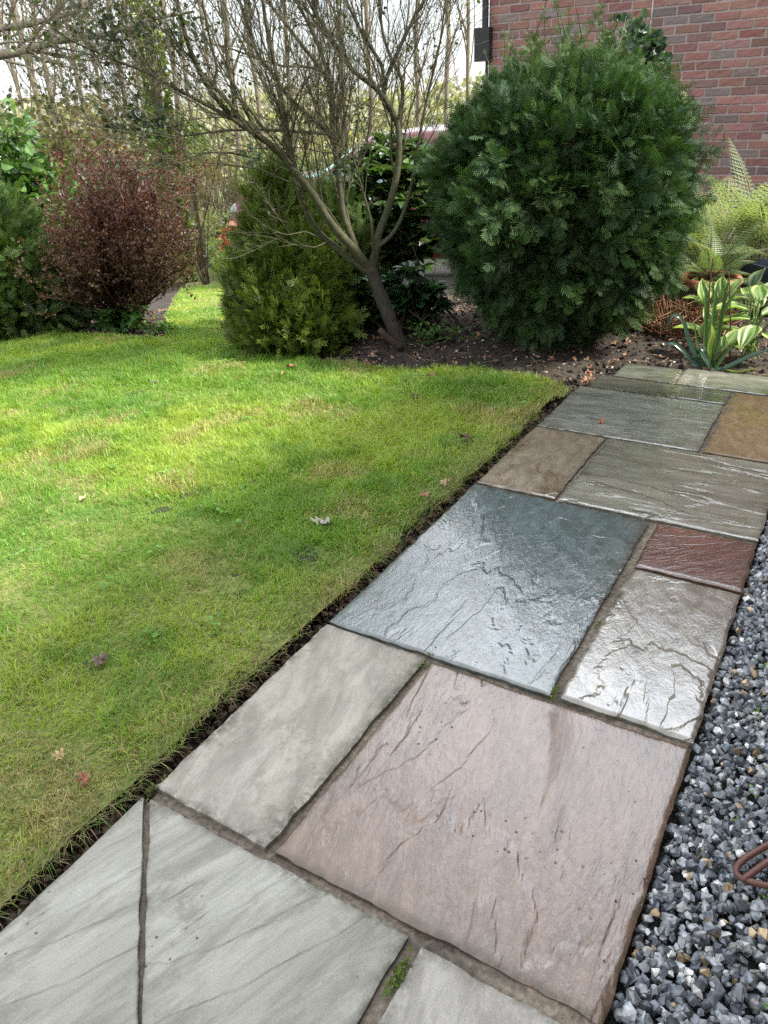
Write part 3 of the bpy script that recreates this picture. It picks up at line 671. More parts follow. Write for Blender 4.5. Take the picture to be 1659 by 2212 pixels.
# --- big green globe conifer
rg = np.random.default_rng(21)
tb = D(1196, 752, 4.3); zb = bedz(tb[0], tb[1]); tb = np.array([tb[0], tb[1], zb])
z1 = D(1215, 108, 4.3)[2]; wr = pix(4.3, 232, 1213, 430)
prof = ([0, .05, .12, .25, .40, .55, .70, .82, .92, 1], [.20, .34, .54, .80, .95, 1.0, 1.0, .93, .74, .38])
th = conifer('globe_conifer', 'big rounded dark green conifer shrub in front of the brick wall', tb, prof, wr, z1-.12, zb+.05, rg, 1150, 25, .090,
             np.array([.008, .026, .012]), np.array([.036, .074, .020]), .12, SP_T, SP_F, seed=4, csp=.034, lump=.36)
# leading shoots on top
acc = Acc(); sh = []
for i in range(46):
    an = rg.uniform(0, 6.28); rr = wr*rg.uniform(0, .85); p0 = np.array([tb[0]+rr*math.cos(an), tb[1]+rr*math.sin(an), zb+(z1-zb)*np.interp(rr/wr, [0, .5, .85], [.93, .92, .76])])
    sh.append(resample([p0, p0+rg.normal(0, .02, 3)+[0, 0, .10], p0+rg.normal(0, .045, 3)+[0, 0, rg.uniform(.13, .30)]], 8))
for (x, y, yb) in ((1178, 5, 150), (1228, 15, 130), (1300, 65, 190), (1465, 130, 230), (1090, 60, 190), (1320, 40, 150), (1140, 60, 170), (1355, 75, 200)):
    dd = 4.3+rg.uniform(-.25, .2); p1 = D(x, y, dd); p0 = D(x+rg.uniform(-15, 15), yb, dd); sh.append(resample([p0, p0*.5+p1*.5+rg.normal(0, .01, 3), p1], 8))
P = np.array(sh); v, f = tubes(P, np.full(P.shape[:2], .0028)*np.linspace(1, .4, 8), 4); acc.add(v, f, (.06, .06, .03))
n = len(P)*16; w = np.repeat(np.arange(len(P)), 16); t = rg.uniform(1.0, 6.9, n); i = t.astype(int); fr = (t-i)[:, None]
pos = P[w, i]*(1-fr)+P[w, i+1]*fr; d = nrm(rg.normal(size=(n, 3))*[1, 1, .3]+[0, 0, .75])
v, f, c = inst(SP_T, SP_F, pos, frames(d, rg.normal(size=(n, 3))), rg.uniform(.03, .07, n)*(1.25-t/9), np.array([.05, .10, .022])*(.7+.6*rg.random((n, 1)))); acc.add(v, f, c)
sub(acc, 'leading_shoots', M_conifer, th)
# --- golden conifer
gb = D(640, 735, 4.35); zb = bedz(gb[0], gb[1]); gb = np.array([gb[0], gb[1], zb]); z1 = D(590, 372, 4.4)[2]
prof = ([0, .06, .15, .3, .45, .6, .75, .88, 1], [.86, 1.0, 1.04, 1.0, .86, .66, .44, .26, .06])
conifer('golden_conifer', 'yellow green cone shaped conifer with upright flat sprays at the lawn edge', gb, prof, pix(4.35, 99, 620, 650), z1-.06, zb+.02, rg, 900, 17, .095,
        np.array([.024, .048, .010]), np.array([.072, .105, .016]), .62, SU_T, SU_F, seed=9, csp=.042, lump=.2, off=(-.02, -.01))
gb2 = D(722, 700, 4.75); zb = bedz(gb2[0], gb2[1]); z1 = D(690, 420, 4.8)[2]
conifer('dark_conifer', 'dark green conifer in shade behind the multi stemmed tree', np.array([gb2[0], gb2[1], zb]), prof, pix(4.75, 85, 720, 600), z1, zb, rg, 380, 17, .09,
        np.array([.022, .045, .014]), np.array([.045, .075, .018]), .5, SU_T, SU_F, seed=19, csp=.05, lump=.2)
lb = D(35, 700, 5.7); zb = bedz(lb[0], lb[1]); z1 = D(30, 440, 5.7)[2]
prof2 = ([0, .1, .3, .55, .75, .9, 1], [.75, .98, 1., .85, .6, .4, .12])
conifer('green_conifer', 'dark green conifer at the left edge with drooping fan sprays', np.array([lb[0], lb[1], zb]), prof2, pix(5.7, 128, 40, 600), z1, zb, rg, 560, 17, .10,
        np.array([.018, .040, .014]), np.array([.045, .078, .016]), .3, SU_T, SU_F, seed=29, csp=.06, lump=.2)

# --- generic leafy clump
def leaf_ball(acc, rg, cen, rad, n, sz, c1, c2, T=LB, Tf=LBf, wid=1., shell=.5, up=.2, lump=.2, seed=3, flat=.5):
    d = nrm(rg.normal(size=(n, 3))); rr = 1-shell*rg.random(n)**1.6
    rr *= 1+lump*2*(fbm(d[:, 0]*2.5+seed, d[:, 1]*2.5+d[:, 2]*3, 3, seed)-.5)
    pos = np.asarray(cen)+d*rr[:, None]*np.asarray(rad)
    ax = nrm(d+rg.normal(0, .6, (n, 3))+[0, 0, up]); fn = nrm(d*flat+rg.normal(0, .5, (n, 3))+[0, 0, .5])
    k = rg.random((n, 1)); c = (np.asarray(c1)*(1-k)+np.asarray(c2)*k)*(.7+.6*rg.random((n, 1)))
    s = rg.uniform(.7, 1.25, n)[:, None]*sz*np.array([wid, 1, 1.])
    v, f, cc = inst(T, Tf, pos, frames(ax, fn), s, c); acc.add(v, f, cc); return pos
def stems(acc, rg, base, tops, r0, col=(.09, .065, .04), k=8, jit=.03, sides=5):
    P = []
    for t in tops:
        b = np.asarray(base)+rg.normal(0, jit, 3)*[1, 1, 0]; t = np.asarray(t); m = b*.45+t*.55; m = np.array([m[0]*.9+b[0]*.1, m[1]*.9+b[1]*.1, m[2]])
        P.append(resample([b, m+rg.normal(0, .02, 3), t], k))
    P = np.array(P); r = r0*np.linspace(1, .4, k)[None]*rg.uniform(.7, 1.2, (len(P), 1))
    v, f = tubes(P, r, sides); acc.add(v, f, np.asarray(col)); return P, r
# --- camellia, left edge
cb = D(5, 640, 6.3); cb[2] = bedz(cb[0], cb[1]); root = thing('camellia_bush', cb, 'glossy broad leaved evergreen bush at the left edge above the dark conifer', 'bush')
acc = Acc(); cc_ = D(0, 395, 6.3)
for q in range(9):
    c0 = cc_+rg.normal(0, .17, 3)*[1, 1, .9]; leaf_ball(acc, rg, c0, np.array([.26, .26, .26]), 230, .075, (.04, .10, .022), (.10, .18, .04), wid=1.1, shell=.6, seed=q)
leaf_ball(acc, rg, cc_-[0, 0, .35], np.array([.5, .5, .5]), 900, .075, (.04, .10, .022), (.09, .16, .04), wid=1.1, shell=.5, seed=40)
sub(acc, 'foliage', M_gloss, root); acc = Acc(); stems(acc, rg, cb, [cc_+rg.normal(0, .2, 3) for _ in range(10)], .014); sub(acc, 'stem', M_bark, root)

# --- barberry
bb = G(272, 700); root = thing('barberry_bush', bb, 'purple red small leaved barberry bush with many thin stems', 'bush')
acc = Acc(); tops = []; db = 5.25
for i in range(85):
    an = rg.uniform(0, 6.28); ht = rg.uniform(.45, 1.); xx = rg.normal(-22, 88); xx = np.clip(xx, -190, 118); yy = 335-.0038*(xx+10)**2-rg.random()**1.2*190
    tops.append(D(272+xx, 700-yy, db+rg.uniform(-.42, .42)))
for i in range(45):
    tops.append(D(272+rg.uniform(-165, 100), 700-rg.uniform(55, 190), db+rg.uniform(-.45, .3)))
for (x, y) in ((183, 308), (236, 312), (262, 330), (300, 345), (380, 350)): tops.append(D(x, y, db+rg.uniform(-.2, .2)))
P, r = stems(acc, rg, bb, tops, .0065, (.07, .035, .022), jit=.05, k=9)
Q, q = grow(P, r, 1250, rg, .12, .32, .3, .95, k=6, tmin=.25, up=.3, rs=.55, curl=.12); v, f = tubes(Q, q, 3); acc.add(v, f, (.075, .03, .022))
Q2, q2 = grow(Q, q, 2300, rg, .04, .13, .3, 1., k=4, up=.2, rs=.7); v, f = tubes(Q2, q2, 3); acc.add(v, f, (.09, .03, .022))
sub(acc, 'stem', M_bark, root)
acc = Acc(); n = 40000
allP = np.concatenate([Q[:, ::2].reshape(-1, 3), Q2.reshape(-1, 3), Q2.reshape(-1, 3)]); pos = allP[rg.integers(0, len(allP), n)]+rg.normal(0, .004, (n, 3))
hz = np.clip((pos[:, 2]-bb[2]-.15)/.8, 0, 1)[:, None]; kk = rg.random((n, 1))
c = (np.array([.07, .07, .022])*(1-kk)+np.array([.085, .045, .030])*kk)*(1-hz)+(np.array([.11, .022, .023])*(1-kk)+np.array([.085, .042, .034])*kk)*hz
v, f, c = inst(leaf4, leaf4f, pos, frames(rg.normal(size=(n, 3))+[0, 0, .3], rg.normal(size=(n, 3))+[0, 0, .6]), rg.uniform(.010, .021, n), c*(.7+.6*rg.random((n, 1)))); acc.add(v, f, c)
sub(acc, 'foliage', M_leaf, root)

# --- nettles and weeds under it
def weeds(name, label, base, hs, n_st, n_l, lsz, c1, c2, spreadr, cat='weeds'):
    root = thing(name, base, label, cat); acc = Acc(); tops = [np.asarray(base)+[rg.normal(0, spreadr), rg.normal(0, spreadr*.6), rg.uniform(.4, 1)*hs] for _ in range(n_st)]
    P, r = stems(acc, rg, base, tops, .0025, (.08, .12, .03), jit=spreadr*.6, sides=4); sub(acc, 'stem', M_leaf, root)
    acc = Acc(); n = n_st*n_l; w = np.repeat(np.arange(n_st), n_l); i = rg.integers(2, 8, n); pos = P[w, i]
    d = nrm(rg.normal(size=(n, 3))*[1, 1, .35]); k = rg.random((n, 1))
    v, f, c = inst(LB, LBf, pos, frames(d, np.array([[0, 0, 1.]])+rg.normal(0, .3, (n, 3))), (rg.uniform(.6, 1.2, n)*lsz)[:, None]*[1.1, 1, 1], (np.asarray(c1)*(1-k)+np.asarray(c2)*k)*(.8+.4*rg.random((n, 1)))); acc.add(v, f, c)
    sub(acc, 'foliage', M_leaf, root); return root
weeds('nettle_patch', 'toothed dark green nettle leaves at the foot of the purple red bush', G(262, 712), .17, 22, 9, .06, (.03, .085, .02), (.07, .16, .03), .13)
weeds('leafy_weed', 'light green leafy weed between the dark conifer and the purple red bush', G(165, 690), .26, 8, 12, .035, (.10, .20, .03), (.16, .28, .05), .05)
weeds('leafy_weed', 'low bright green weeds right of the nettles at the lawn edge', G(335, 715), .08, 16, 7, .035, (.08, .17, .03), (.13, .24, .05), .10)
weeds('ground_ivy', 'low green leaves at the foot of the multi stemmed tree', G(930, 735), .10, 20, 7, .035, (.03, .08, .02), (.09, .16, .03), .12)

# --- rhododendron
def whorl_shrub(name, label, base, cen, rad, nw, lsz, c1, c2, nst, per=9):
    root = thing(name, base, label, 'shrub'); d = nrm(rg.normal(size=(nw, 3))); tips = np.asarray(cen)+d*np.asarray(rad)*(1-.5*rg.random((nw, 1))**1.5)
    n = nw*per; w = np.repeat(np.arange(nw), per); an = rg.uniform(0, 6.28, n); ax = nrm(np.stack([np.cos(an), np.sin(an), rg.uniform(-.35, .55, n)], 1)+d[w]*.25)
    k = rg.random((n, 1)); acc = Acc()
    v, f, c = inst(LB, LBf, tips[w], frames(ax, np.array([[0, 0, 1.]])+rg.normal(0, .25, (n, 3))), (rg.uniform(.75, 1.2, n)*lsz)[:, None]*[.72, 1, 1], (np.asarray(c1)*(1-k)+np.asarray(c2)*k)*(.7+.6*rg.random((n, 1)))); acc.add(v, f, c)
    sub(acc, 'foliage', M_gloss, root); acc = Acc(); P, r = stems(acc, rg, base, [tips[i] for i in rg.choice(nw, nst)], .010, (.055, .04, .028), jit=.12)
    Q, q = grow(P, r, nst*3, rg, .1, .3, .3, .9, up=.3); v, f = tubes(Q, q, 4); acc.add(v, f, (.055, .04, .028)); sub(acc, 'stem', M_bark, root); return root
rb0 = D(865, 690, 5.2); rb0[2] = bedz(rb0[0], rb0[1])
whorl_shrub('rhododendron', 'tall rhododendron with long dark leaves behind the multi stemmed tree', rb0, D(850, 455, 5.2), np.array([.34, .36, .42]), 260, .105, (.03, .07, .02), (.08, .13, .035), 34)
rb0 = D(900, 725, 4.5); rb0[2] = bedz(rb0[0], rb0[1])
whorl_shrub('rhododendron', 'low dark leaved rhododendron right of the leaning trunk', rb0, D(890, 640, 4.5), np.array([.17, .17, .15]), 42, .095, (.018, .05, .018), (.035, .085, .03), 10)
rb0 = D(765, 725, 4.45); rb0[2] = bedz(rb0[0], rb0[1])
whorl_shrub('rhododendron', 'small dark leafy seedling left of the leaning trunk', rb0, D(768, 625, 4.45), np.array([.10, .10, .09]), 14, .085, (.018, .05, .018), (.035, .085, .03), 6)
ib = D(1385, 560, 5.6); ib[2] = bedz(ib[0], ib[1])
root = thing('climber', ib, 'dark leaved evergreen climber showing behind the top right of the big conifer', 'climber'); acc = Acc()
tops = [D(x, y, 5.6+rg.uniform(-.1, .1)) for x, y in ((1345, 70), (1375, 75), (1400, 95), (1412, 130), (1395, 160), (1370, 130), (1360, 180), (1400, 210), (1385, 240), (1350, 215))]
P, r = stems(acc, rg, ib, tops, .008, (.05, .04, .035)); sub(acc, 'stem', M_bark, root); acc = Acc()
for t in tops: leaf_ball(acc, rg, t-[0, 0, .05], (.09, .09, .13), 60, .055, (.02, .045, .03), (.045, .075, .05), wid=1.1, seed=int(t[0]*100) % 9)
sub(acc, 'foliage', M_leaf, root)

# ================================================================== MULTI-STEMMED TREE
rg = np.random.default_rng(33)
def L3(pts, d0, d1, k=26, jit=.0):
    n = len(pts); ds = np.linspace(d0, d1, n)+rg.normal(0, jit, n)
    return resample([D(x, y, d) for (x, y), d in zip(pts, ds)], k)
tbase = G(868, 762)
root = thing('leaning_tree', tbase, 'multi stemmed leaning tree with green mossy bark and sparse dark leaves', 'tree')
trunk = resample([tbase-[0, 0, .06], D(866, 752, 4.07), D(845, 695, 4.08), D(822, 640, 4.1), D(808, 600, 4.12), D(798, 578, 4.12)], 18)
tr = np.interp(np.linspace(0, 1, 18), [0, .1, .3, .7, 1], [.055, .045, .038, .035, .033])
acc = Acc(); v, f = tubes(trunk, tr*(1+.08*np.sin(np.arange(18)*2.3)), 14, True); acc.add(v, f, (.034, .029, .022))
s1 = resample([D(868, 752, 4.02), D(842, 735, 4.0), D(820, 712, 3.98)], 6); v, f = tubes(s1, np.linspace(.022, .014, 6)[None], 8, True); acc.add(v, f, (.05, .035, .025))
sub(acc, 'trunk', M_bark, root, smooth=True)
LM = [  # points, depth start/end, radius start/end
 ([(802, 592), (791, 586), (752, 557), (714, 525), (688, 509), (669, 471), (647, 429), (639, 381), (628, 320), (612, 240), (600, 170), (575, 60), (560, -60)], 4.12, 3.95, .026, .009),
 ([(799, 582), (792, 573), (771, 544), (746, 519), (721, 493), (698, 457), (669, 406), (643, 378), (600, 324), (567, 299), (535, 277), (495, 252), (477, 216), (452, 202), (430, 151), (409, 108), (398, 72), (375, -40)], 4.12, 3.75, .033, .009),
 ([(771, 544), (755, 500), (740, 464), (735, 410), (729, 360), (722, 306), (717, 281), (717, 223), (712, 175)], 4.12, 4.2, .024, .017),
 ([(712, 178), (690, 145), (650, 94), (614, 47), (575, 0), (530, -60)], 4.2, 4.15, .014, .007),
 ([(712, 178), (706, 150), (686, 94), (664, 47), (639, 0), (615, -70)], 4.2, 4.3, .015, .007),
 ([(720, 300), (708, 285), (665, 248), (621, 209), (592, 162), (557, 122), (531, 43), (517, 0), (500, -60)], 4.2, 4.05, .016, .007),
 ([(801, 584), (806, 565), (816, 544), (813, 509), (833, 471), (848, 423), (861, 365), (863, 310), (862, 263), (830, 209), (809, 184), (758, 155), (733, 108), (697, 54), (664, 0), (640, -60)], 4.14, 4.35, .030, .008),
 ([(830, 212), (827, 180), (827, 144), (798, 97), (769, 47), (747, 0), (730, -60)], 4.33, 4.4, .015, .007),
 ([(828, 195), (836, 165), (848, 137), (877, 72), (917, 0), (945, -60)], 4.33, 4.3, .016, .008),
 ([(863, 275), (870, 215), (870, 173), (841, 119), (826, 72), (819, 0), (815, -60)], 4.33, 4.45, .015, .007),
 ([(813, 535), (835, 520), (849, 508), (868, 471), (880, 439), (893, 384), (905, 300), (925, 200), (950, 100), (965, -20)], 4.16, 4.3, .016, .005),
 ([(717, 291), (690, 287), (650, 285), (600, 281), (537, 280), (480, 282), (420, 291), (371, 297), (330, 292), (288, 284), (262, 280), (232, 272)], 4.18, 3.8, .011, .003),
 ([(709, 165), (690, 150), (650, 142), (614, 144), (560, 128), (500, 105), (440, 92)], 4.2, 3.9, .010, .003),
 ([(562, 297), (500, 255), (414, 209), (360, 180), (313, 155), (262, 135), (216, 115), (180, 100), (144, 83), (100, 47), (70, 0)], 3.9, 3.6, .013, .004),
 ([(740, 500), (700, 440), (640, 400), (560, 365), (470, 352), (420, 350)], 4.1, 3.8, .008, .003),
 ([(560, 345), (500, 330), (440, 330), (400, 345), (330, 350)], 4.0, 3.8, .007, .002),
 ([(712, 300), (760, 330), (700, 330), (650, 318), (560, 322)], 4.15, 4.0, .006, .002),
 ([(766, 545), (758, 500), (745, 440), (760, 380), (790, 330), (800, 250)], 4.12, 4.3, .012, .004),
 ([(808, 560), (806, 520), (800, 470), (780, 400), (760, 330), (775, 250)], 4.12, 4.0, .011, .004),
 ([(690, 512), (700, 470), (690, 400), (680, 320), (660, 240)], 4.08, 3.95, .009, .004),
 ([(700, 518), (660, 500), (620, 508), (590, 498), (560, 480)], 4.05, 3.85, .006, .002),
 ([(712, 520), (680, 535), (640, 528), (600, 533)], 4.05, 3.9, .005, .0015),
 ([(452, 205), (470, 150), (455, 90), (440, 20), (430, -50)], 3.85, 3.75, .009, .004),
 ([(500, 255), (505, 200), (490, 140), (488, 60), (470, -30)], 3.85, 3.9, .008, .004)]
acc = Acc(); P0 = []; r0 = []
for pts, d0, d1, a0, a1 in LM:
    p = L3(pts, d0, d1); r = np.linspace(a0, a1, 26)[None]*.74; v, f = tubes(p, r, 8); acc.add(v, f, (.052, .052, .027)); P0.append(p); r0.append(r[0])
P0 = np.array(P0); r0 = np.array(r0)
sub(acc, 'limb', M_bark, root, smooth=True)
acc = Acc()
Q1, q1 = grow(P0, r0, 230, rg, .22, .75, .25, .75, k=9, tmin=.3, up=.28, rs=.42, curl=.13); q1 = np.clip(q1, .0015, .0045); v, f = tubes(Q1, q1, 5); acc.add(v, f, (.06, .058, .032))
Q2, q2 = grow(np.concatenate([Q1]), q1, 2300, rg, .10, .36, .3, .95, k=6, up=.12, rs=.6, curl=.16); q2 = np.clip(q2, .0008, .0024); v, f = tubes(Q2, q2, 3); acc.add(v, f, (.065, .06, .035))
Q3, q3 = grow(Q2, q2, 7500, rg, .04, .17, .3, 1., k=4, up=.1, rs=.7, curl=.16); q3 = np.clip(q3, .0006, .0015); v, f = tubes(Q3, q3, 3); acc.add(v, f, (.085, .075, .045))
sub(acc, 'twigs', M_bark, root)
acc = Acc(); pool = np.concatenate([Q3[:, 1:].reshape(-1, 3), Q2[:, 2:].reshape(-1, 3)])
w = (pool-CAM_LOC)@F; vx = CX+FPX*((pool-CAM_LOC)@R)/w; vy = CY-FPX*((pool-CAM_LOC)@U)/w
pr = np.clip((620-vx)/350, .25, 1.0)*np.clip((420-vy)/250, .08, 1); pr = pr/pr.sum()
cl = pool[rg.choice(len(pool), 1150, p=pr)]; n = len(cl)*3; w = np.repeat(np.arange(len(cl)), 3)
d = nrm(rg.normal(size=(n, 3))+[0, 0, -.3]); kx = rg.random((n, 1))
v, f, c = inst(LB, LBf, cl[w]+rg.normal(0, .014, (n, 3)), frames(d, rg.normal(size=(n, 3))+[0, 0, .6]), rg.uniform(.012, .024, n), (np.array([.030, .045, .026])*(1-kx)+np.array([.07, .085, .03])*kx)); acc.add(v, f, c)
# dark leafy sprays hanging at the ends of the long left branches
for (x, y, s) in ((300, 265, .08), (325, 272, .09), (262, 268, .06), (345, 258, .07), (290, 240, .06), (240, 262, .05), (250, 90, .08), (300, 60, .10), (170, 60, .10), (360, 50, .10), (415, 60, .10), (240, 30, .10), (545, 335, .05), (740, 365, .04)):
    leaf_ball(acc, rg, D(x, y, 3.75), (s, s*.7, s*.7), 30, .024, (.020, .036, .024), (.05, .07, .03), seed=3, shell=1., wid=1.1, up=-.2)
sub(acc, 'foliage', M_leaf, root)

# ================================================================== BACKGROUND TREES
BG = []
def bare_tree(rg, Ht=9., r=.09, nb=24, ivy=False, lean=0.):
    k = 14; z = np.linspace(0, 1, k); T = np.stack([lean*z*Ht+np.cumsum(rg.normal(0, .03, k)), np.cumsum(rg.normal(0, .03, k)), z*Ht], 1)
    rr = r*(1-.8*z)
    acc = Acc(); v, f = tubes(T, rr[None], 8); acc.add(v, f, (.17, .14, .10))
    tw = Acc(); Q, q = grow(T[None], rr[None], nb, rg, .9, 2.6, .45, .95, k=8, tmin=.18, up=.45, rs=.42, curl=.12); v, f = tubes(Q, q, 5); tw.add(v, f, (.16, .13, .09))
    Q2, q2 = grow(Q, q, nb*5, rg, .3, 1.0, .3, .9, k=5, up=.25, rs=.5); q2 = np.clip(q2, .003, .014); v, f = tubes(Q2, q2, 3); tw.add(v, f, (.17, .135, .09))
    Q3, q3 = grow(Q2, q2, nb*8, rg, .12, .5, .3, .9, k=4, up=.2, rs=.6); q3 = np.clip(q3, .0025, .005); v, f = tubes(Q3, q3, 3); tw.add(v, f, (.19, .15, .10))
    pos = Q3[:, -1][rg.integers(0, len(Q3), 260)]+rg.normal(0, .04, (260, 3))
    v, f, c = inst(leaf4, leaf4f, pos, frames(rg.normal(size=(260, 3)), rg.normal(size=(260, 3))), rg.uniform(.03, .06, 260), np.array([.24, .22, .09])*(.7+.6*rg.random((260, 1)))); tw.add(v, f, c)
    return acc, tw
rg = np.random.default_rng(55)
protos = []
for i in range(4):
    a1, a2 = bare_tree(rg, Ht=[9, 10, 8.5, 10][i], r=[.062, .08, .052, .07][i], lean=[.02, -.02, .03, 0][i]); protos.append((a1, a2))
spots = [(20, 16, 0), (72, 19, 2), (100, 24, 1), (138, 17, 0), (163, 26, 2), (205, 22, 3), (245, 30, 1), (290, 18, 2), (330, 25, 1), (388, 15, 3), (425, 21, 0), (470, 28, 2), (515, 19, 1), (575, 24, 3), (640, 20, 0), (700, 27, 2), (745, 18, 2), (800, 24, 1), (905, 21, 0), (960, 26, 3), (1005, 19, 2)]
ordn = ['leftmost', 'second from the left', 'third from the left', 'fourth from the left', 'fifth from the left', 'sixth from the left', 'seventh from the left', 'eighth from the left', 'ninth from the left', 'tenth from the left', 'middle', 'tenth from the right', 'ninth from the right', 'eighth from the right', 'seventh from the right', 'sixth from the right', 'fifth from the right', 'fourth from the right', 'third from the right', 'second from the right', 'rightmost']
made = {}
for i, (x, d, t) in enumerate(spots):
    p = D(x, 320, d); p = np.array([p[0], p[1], float(hgt(p[0], p[1]))-.1])
    lab = 'tall thin bare tree, %s of the bare row beyond the garden' % ordn[i]
    if t not in made:
        root = thing('bare_tree', (0, 0, 0), lab, 'tree', 'bare trees beyond the garden')
        o1 = sub(protos[t][0], 'trunk', M_bark, root, smooth=True); o2 = sub(protos[t][1], 'crown', M_bark, root); made[t] = (root, o1, o2)
    else:
        r0_, o1, o2 = made[t]; root = r0_.copy(); COL.objects.link(root); root['label'] = lab
        for q in (o1, o2): c_ = q.copy(); COL.objects.link(c_); c_.parent = root
    root.location = p; root.rotation_euler = (0, 0, rg.uniform(0, 6.28)); s = rg.uniform(.9, 1.2); root.scale = (s, s, s)
# ivy clad trunk
p = D(355, 330, 11.5); p[2] = float(hgt(p[0], p[1]))-.1
root = thing('ivy_clad_tree', p, 'thick trunk wrapped in yellow green ivy behind the purple red bush', 'tree')
a1, a2 = bare_tree(rg, 8.5, .08, 20); 
for q in (a1, a2): q.v = [v+p.astype(np.float32) for v in q.v]
sub(a1, 'trunk', M_bark, root, smooth=True); sub(a2, 'crown', M_bark, root)
acc = Acc(); n = 4200; zz = rg.random(n)**1.1*5.2; an = rg.uniform(0, 6.28, n); rr = (.08+.12*fbm(zz*1.6, an*.8, 3, 4))*(.6+.5*rg.random(n))
pos = p+np.stack([rr*np.cos(an)+zz*.02, rr*np.sin(an), zz], 1); kx = rg.random((n, 1))
v, f, c = inst(leaf4, leaf4f, pos, frames(np.stack([np.cos(an), np.sin(an), -.4+0*an], 1)+rg.normal(0, .5, (n, 3)), rg.normal(size=(n, 3))), rg.uniform(.045, .08, n), np.array([.12, .18, .03])*(1-kx)+np.array([.30, .38, .07])*kx); acc.add(v, f, c)
sub(acc, 'ivy', M_leaf, root)
# big oak with a thick limb reaching in from the left
p = D(-330, 400, 11); p[2] = float(hgt(p[0], p[1]))-.1
root = thing('oak_tree', p, 'large tree whose thick crooked grey limb reaches in from the top left corner', 'tree')
acc = Acc(); v, f = tubes(resample([p, p+[0, 0, 1.5], D(-315, 140, 11)], 8), np.linspace(.34, .26, 8)[None], 12); acc.add(v, f, (.10, .085, .065)); sub(acc, 'trunk', M_bark, root, smooth=True)
acc = Acc(); Ls = []
for pts, a0, a1_ in (([(-320, 190), (-150, 140), (-40, 122), (20, 118), (72, 106), (105, 88), (141, 84), (200, 79), (253, 72), (290, 50), (340, 38), (420, 25)], .075, .012), ([(-150, 140), (-60, 80), (0, 60), (55, 54), (115, 40), (180, 20), (240, -20)], .05, .012), ([(105, 88), (118, 60), (125, 20), (150, -30)], .04, .015), ([(-320, 190), (-160, 20), (-20, -40), (90, -90)], .08, .02)):
    q = resample([D(x, y, 10.5) for x, y in pts], 20); rr = np.linspace(a0, a1_, 20); v, f = tubes(q, rr[None], 8); acc.add(v, f, (.10, .085, .065)); Ls.append((q, rr))
sub(acc, 'limb', M_bark, root, smooth=True); acc = Acc()
Q, q = grow(np.array([l[0] for l in Ls]), np.array([l[1] for l in Ls]), 70, rg, .4, 1.5, .4, 1.2, k=8, tmin=.35, up=.1, rs=.3, curl=.2); v, f = tubes(Q, q, 4); acc.add(v, f, (.10, .085, .065))
Q2, q2 = grow(Q, q, 400, rg, .15, .6, .3, 1.1, k=5, rs=.5, curl=.2, up=.0); q2 = np.clip(q2, .002, .006); v, f = tubes(Q2, q2, 3); acc.add(v, f, (.11, .09, .07))
n = 260; pos = Q2.reshape(-1, 3)[rg.integers(0, Q2.shape[0]*5, n)]; v, f, c = inst(leaf4, leaf4f, pos, frames(rg.normal(size=(n, 3)), rg.normal(size=(n, 3))), rg.uniform(.03, .055, n), np.array([.06, .065, .03])*(.6+.8*rg.random((n, 1)))); acc.add(v, f, c)
sub(acc, 'twigs', M_bark, root)

# scrub and hedge beyond the drive: uncountable mass
acc = Acc()
def scrub(x0, x1, y, d, hh, n, c1, c2, sz):
    x = rg.uniform(x0, x1, n); dd = d+rg.normal(0, .5, n)*d*.09
    P = np.array([D(a_, y, b_) for a_, b_ in zip(x, dd)]); g = hgt(P[:, 0], P[:, 1]); hv = hh*(.45+1.1*fbm(x*.022, dd*.25, 3, int(d)))
    P[:, 2] = g+hv*rg.random(n)**.8
    k = rg.random((n, 1)); c = 1.7*(np.asarray(c1)*(1-k)+np.asarray(c2)*k)*(.55+.9*rg.random((n, 1)))
    v, f, cc = inst(leaf4, leaf4f, P, frames(rg.normal(size=(n, 3))+[0, 0, .4], rg.normal(size=(n, 3))), rg.uniform(.6, 1.3, n)*sz, c); acc.add(v, f, cc)
def brush(x0, x1, y, d, hh, n, col):
    x = rg.uniform(x0, x1, n); P = np.array([D(a_, y, d*rg.uniform(.92, 1.08)) for a_ in x]); P[:, 2] = hgt(P[:, 0], P[:, 1])
    t = P+np.stack([rg.normal(0, .25, n), rg.normal(0, .25, n), hh*rg.uniform(.5, 1.1, n)], 1); s = np.linspace(0, 1, 6)[None, :, None]
    Q = P[:, None]*(1-s)+t[:, None]*s+np.cumsum(rg.normal(0, .02, (n, 6, 3)), 1)
    v, f = tubes(Q, np.full((n, 6), .0075)*np.linspace(1, .4, 6), 3); acc.add(v, f, col)
scrub(-100, 1080, 330, 48, 2.4, 8000, (.13, .13, .09), (.16, .15, .10), .34)
scrub(-60, 1010, 330, 26, 1.2, 6500, (.10, .10, .05), (.15, .135, .07), .16)
scrub(-60, 420, 330, 17, .8, 4500, (.11, .10, .055), (.10, .13, .04), .11)
scrub(400, 720, 330, 14, .6, 4500, (.10, .12, .04), (.16, .15, .07), .09)
scrub(430, 640, 380, 12, .4, 2500, (.10, .15, .035), (.15, .17, .05), .07)
scrub(480, 1000, 330, 18, 1.1, 5500, (.07, .09, .035), (.12, .13, .05), .12)
brush(-60, 1000, 330, 16, 1.5, 1500, (.17, .13, .085)); brush(430, 700, 330, 15, .8, 500, (.22, .17, .11))
tag(acc.build('scrub', M_leaf), 'tangled brown and green scrub hedge beyond the gravel drive', 'scrub', kind='stuff')
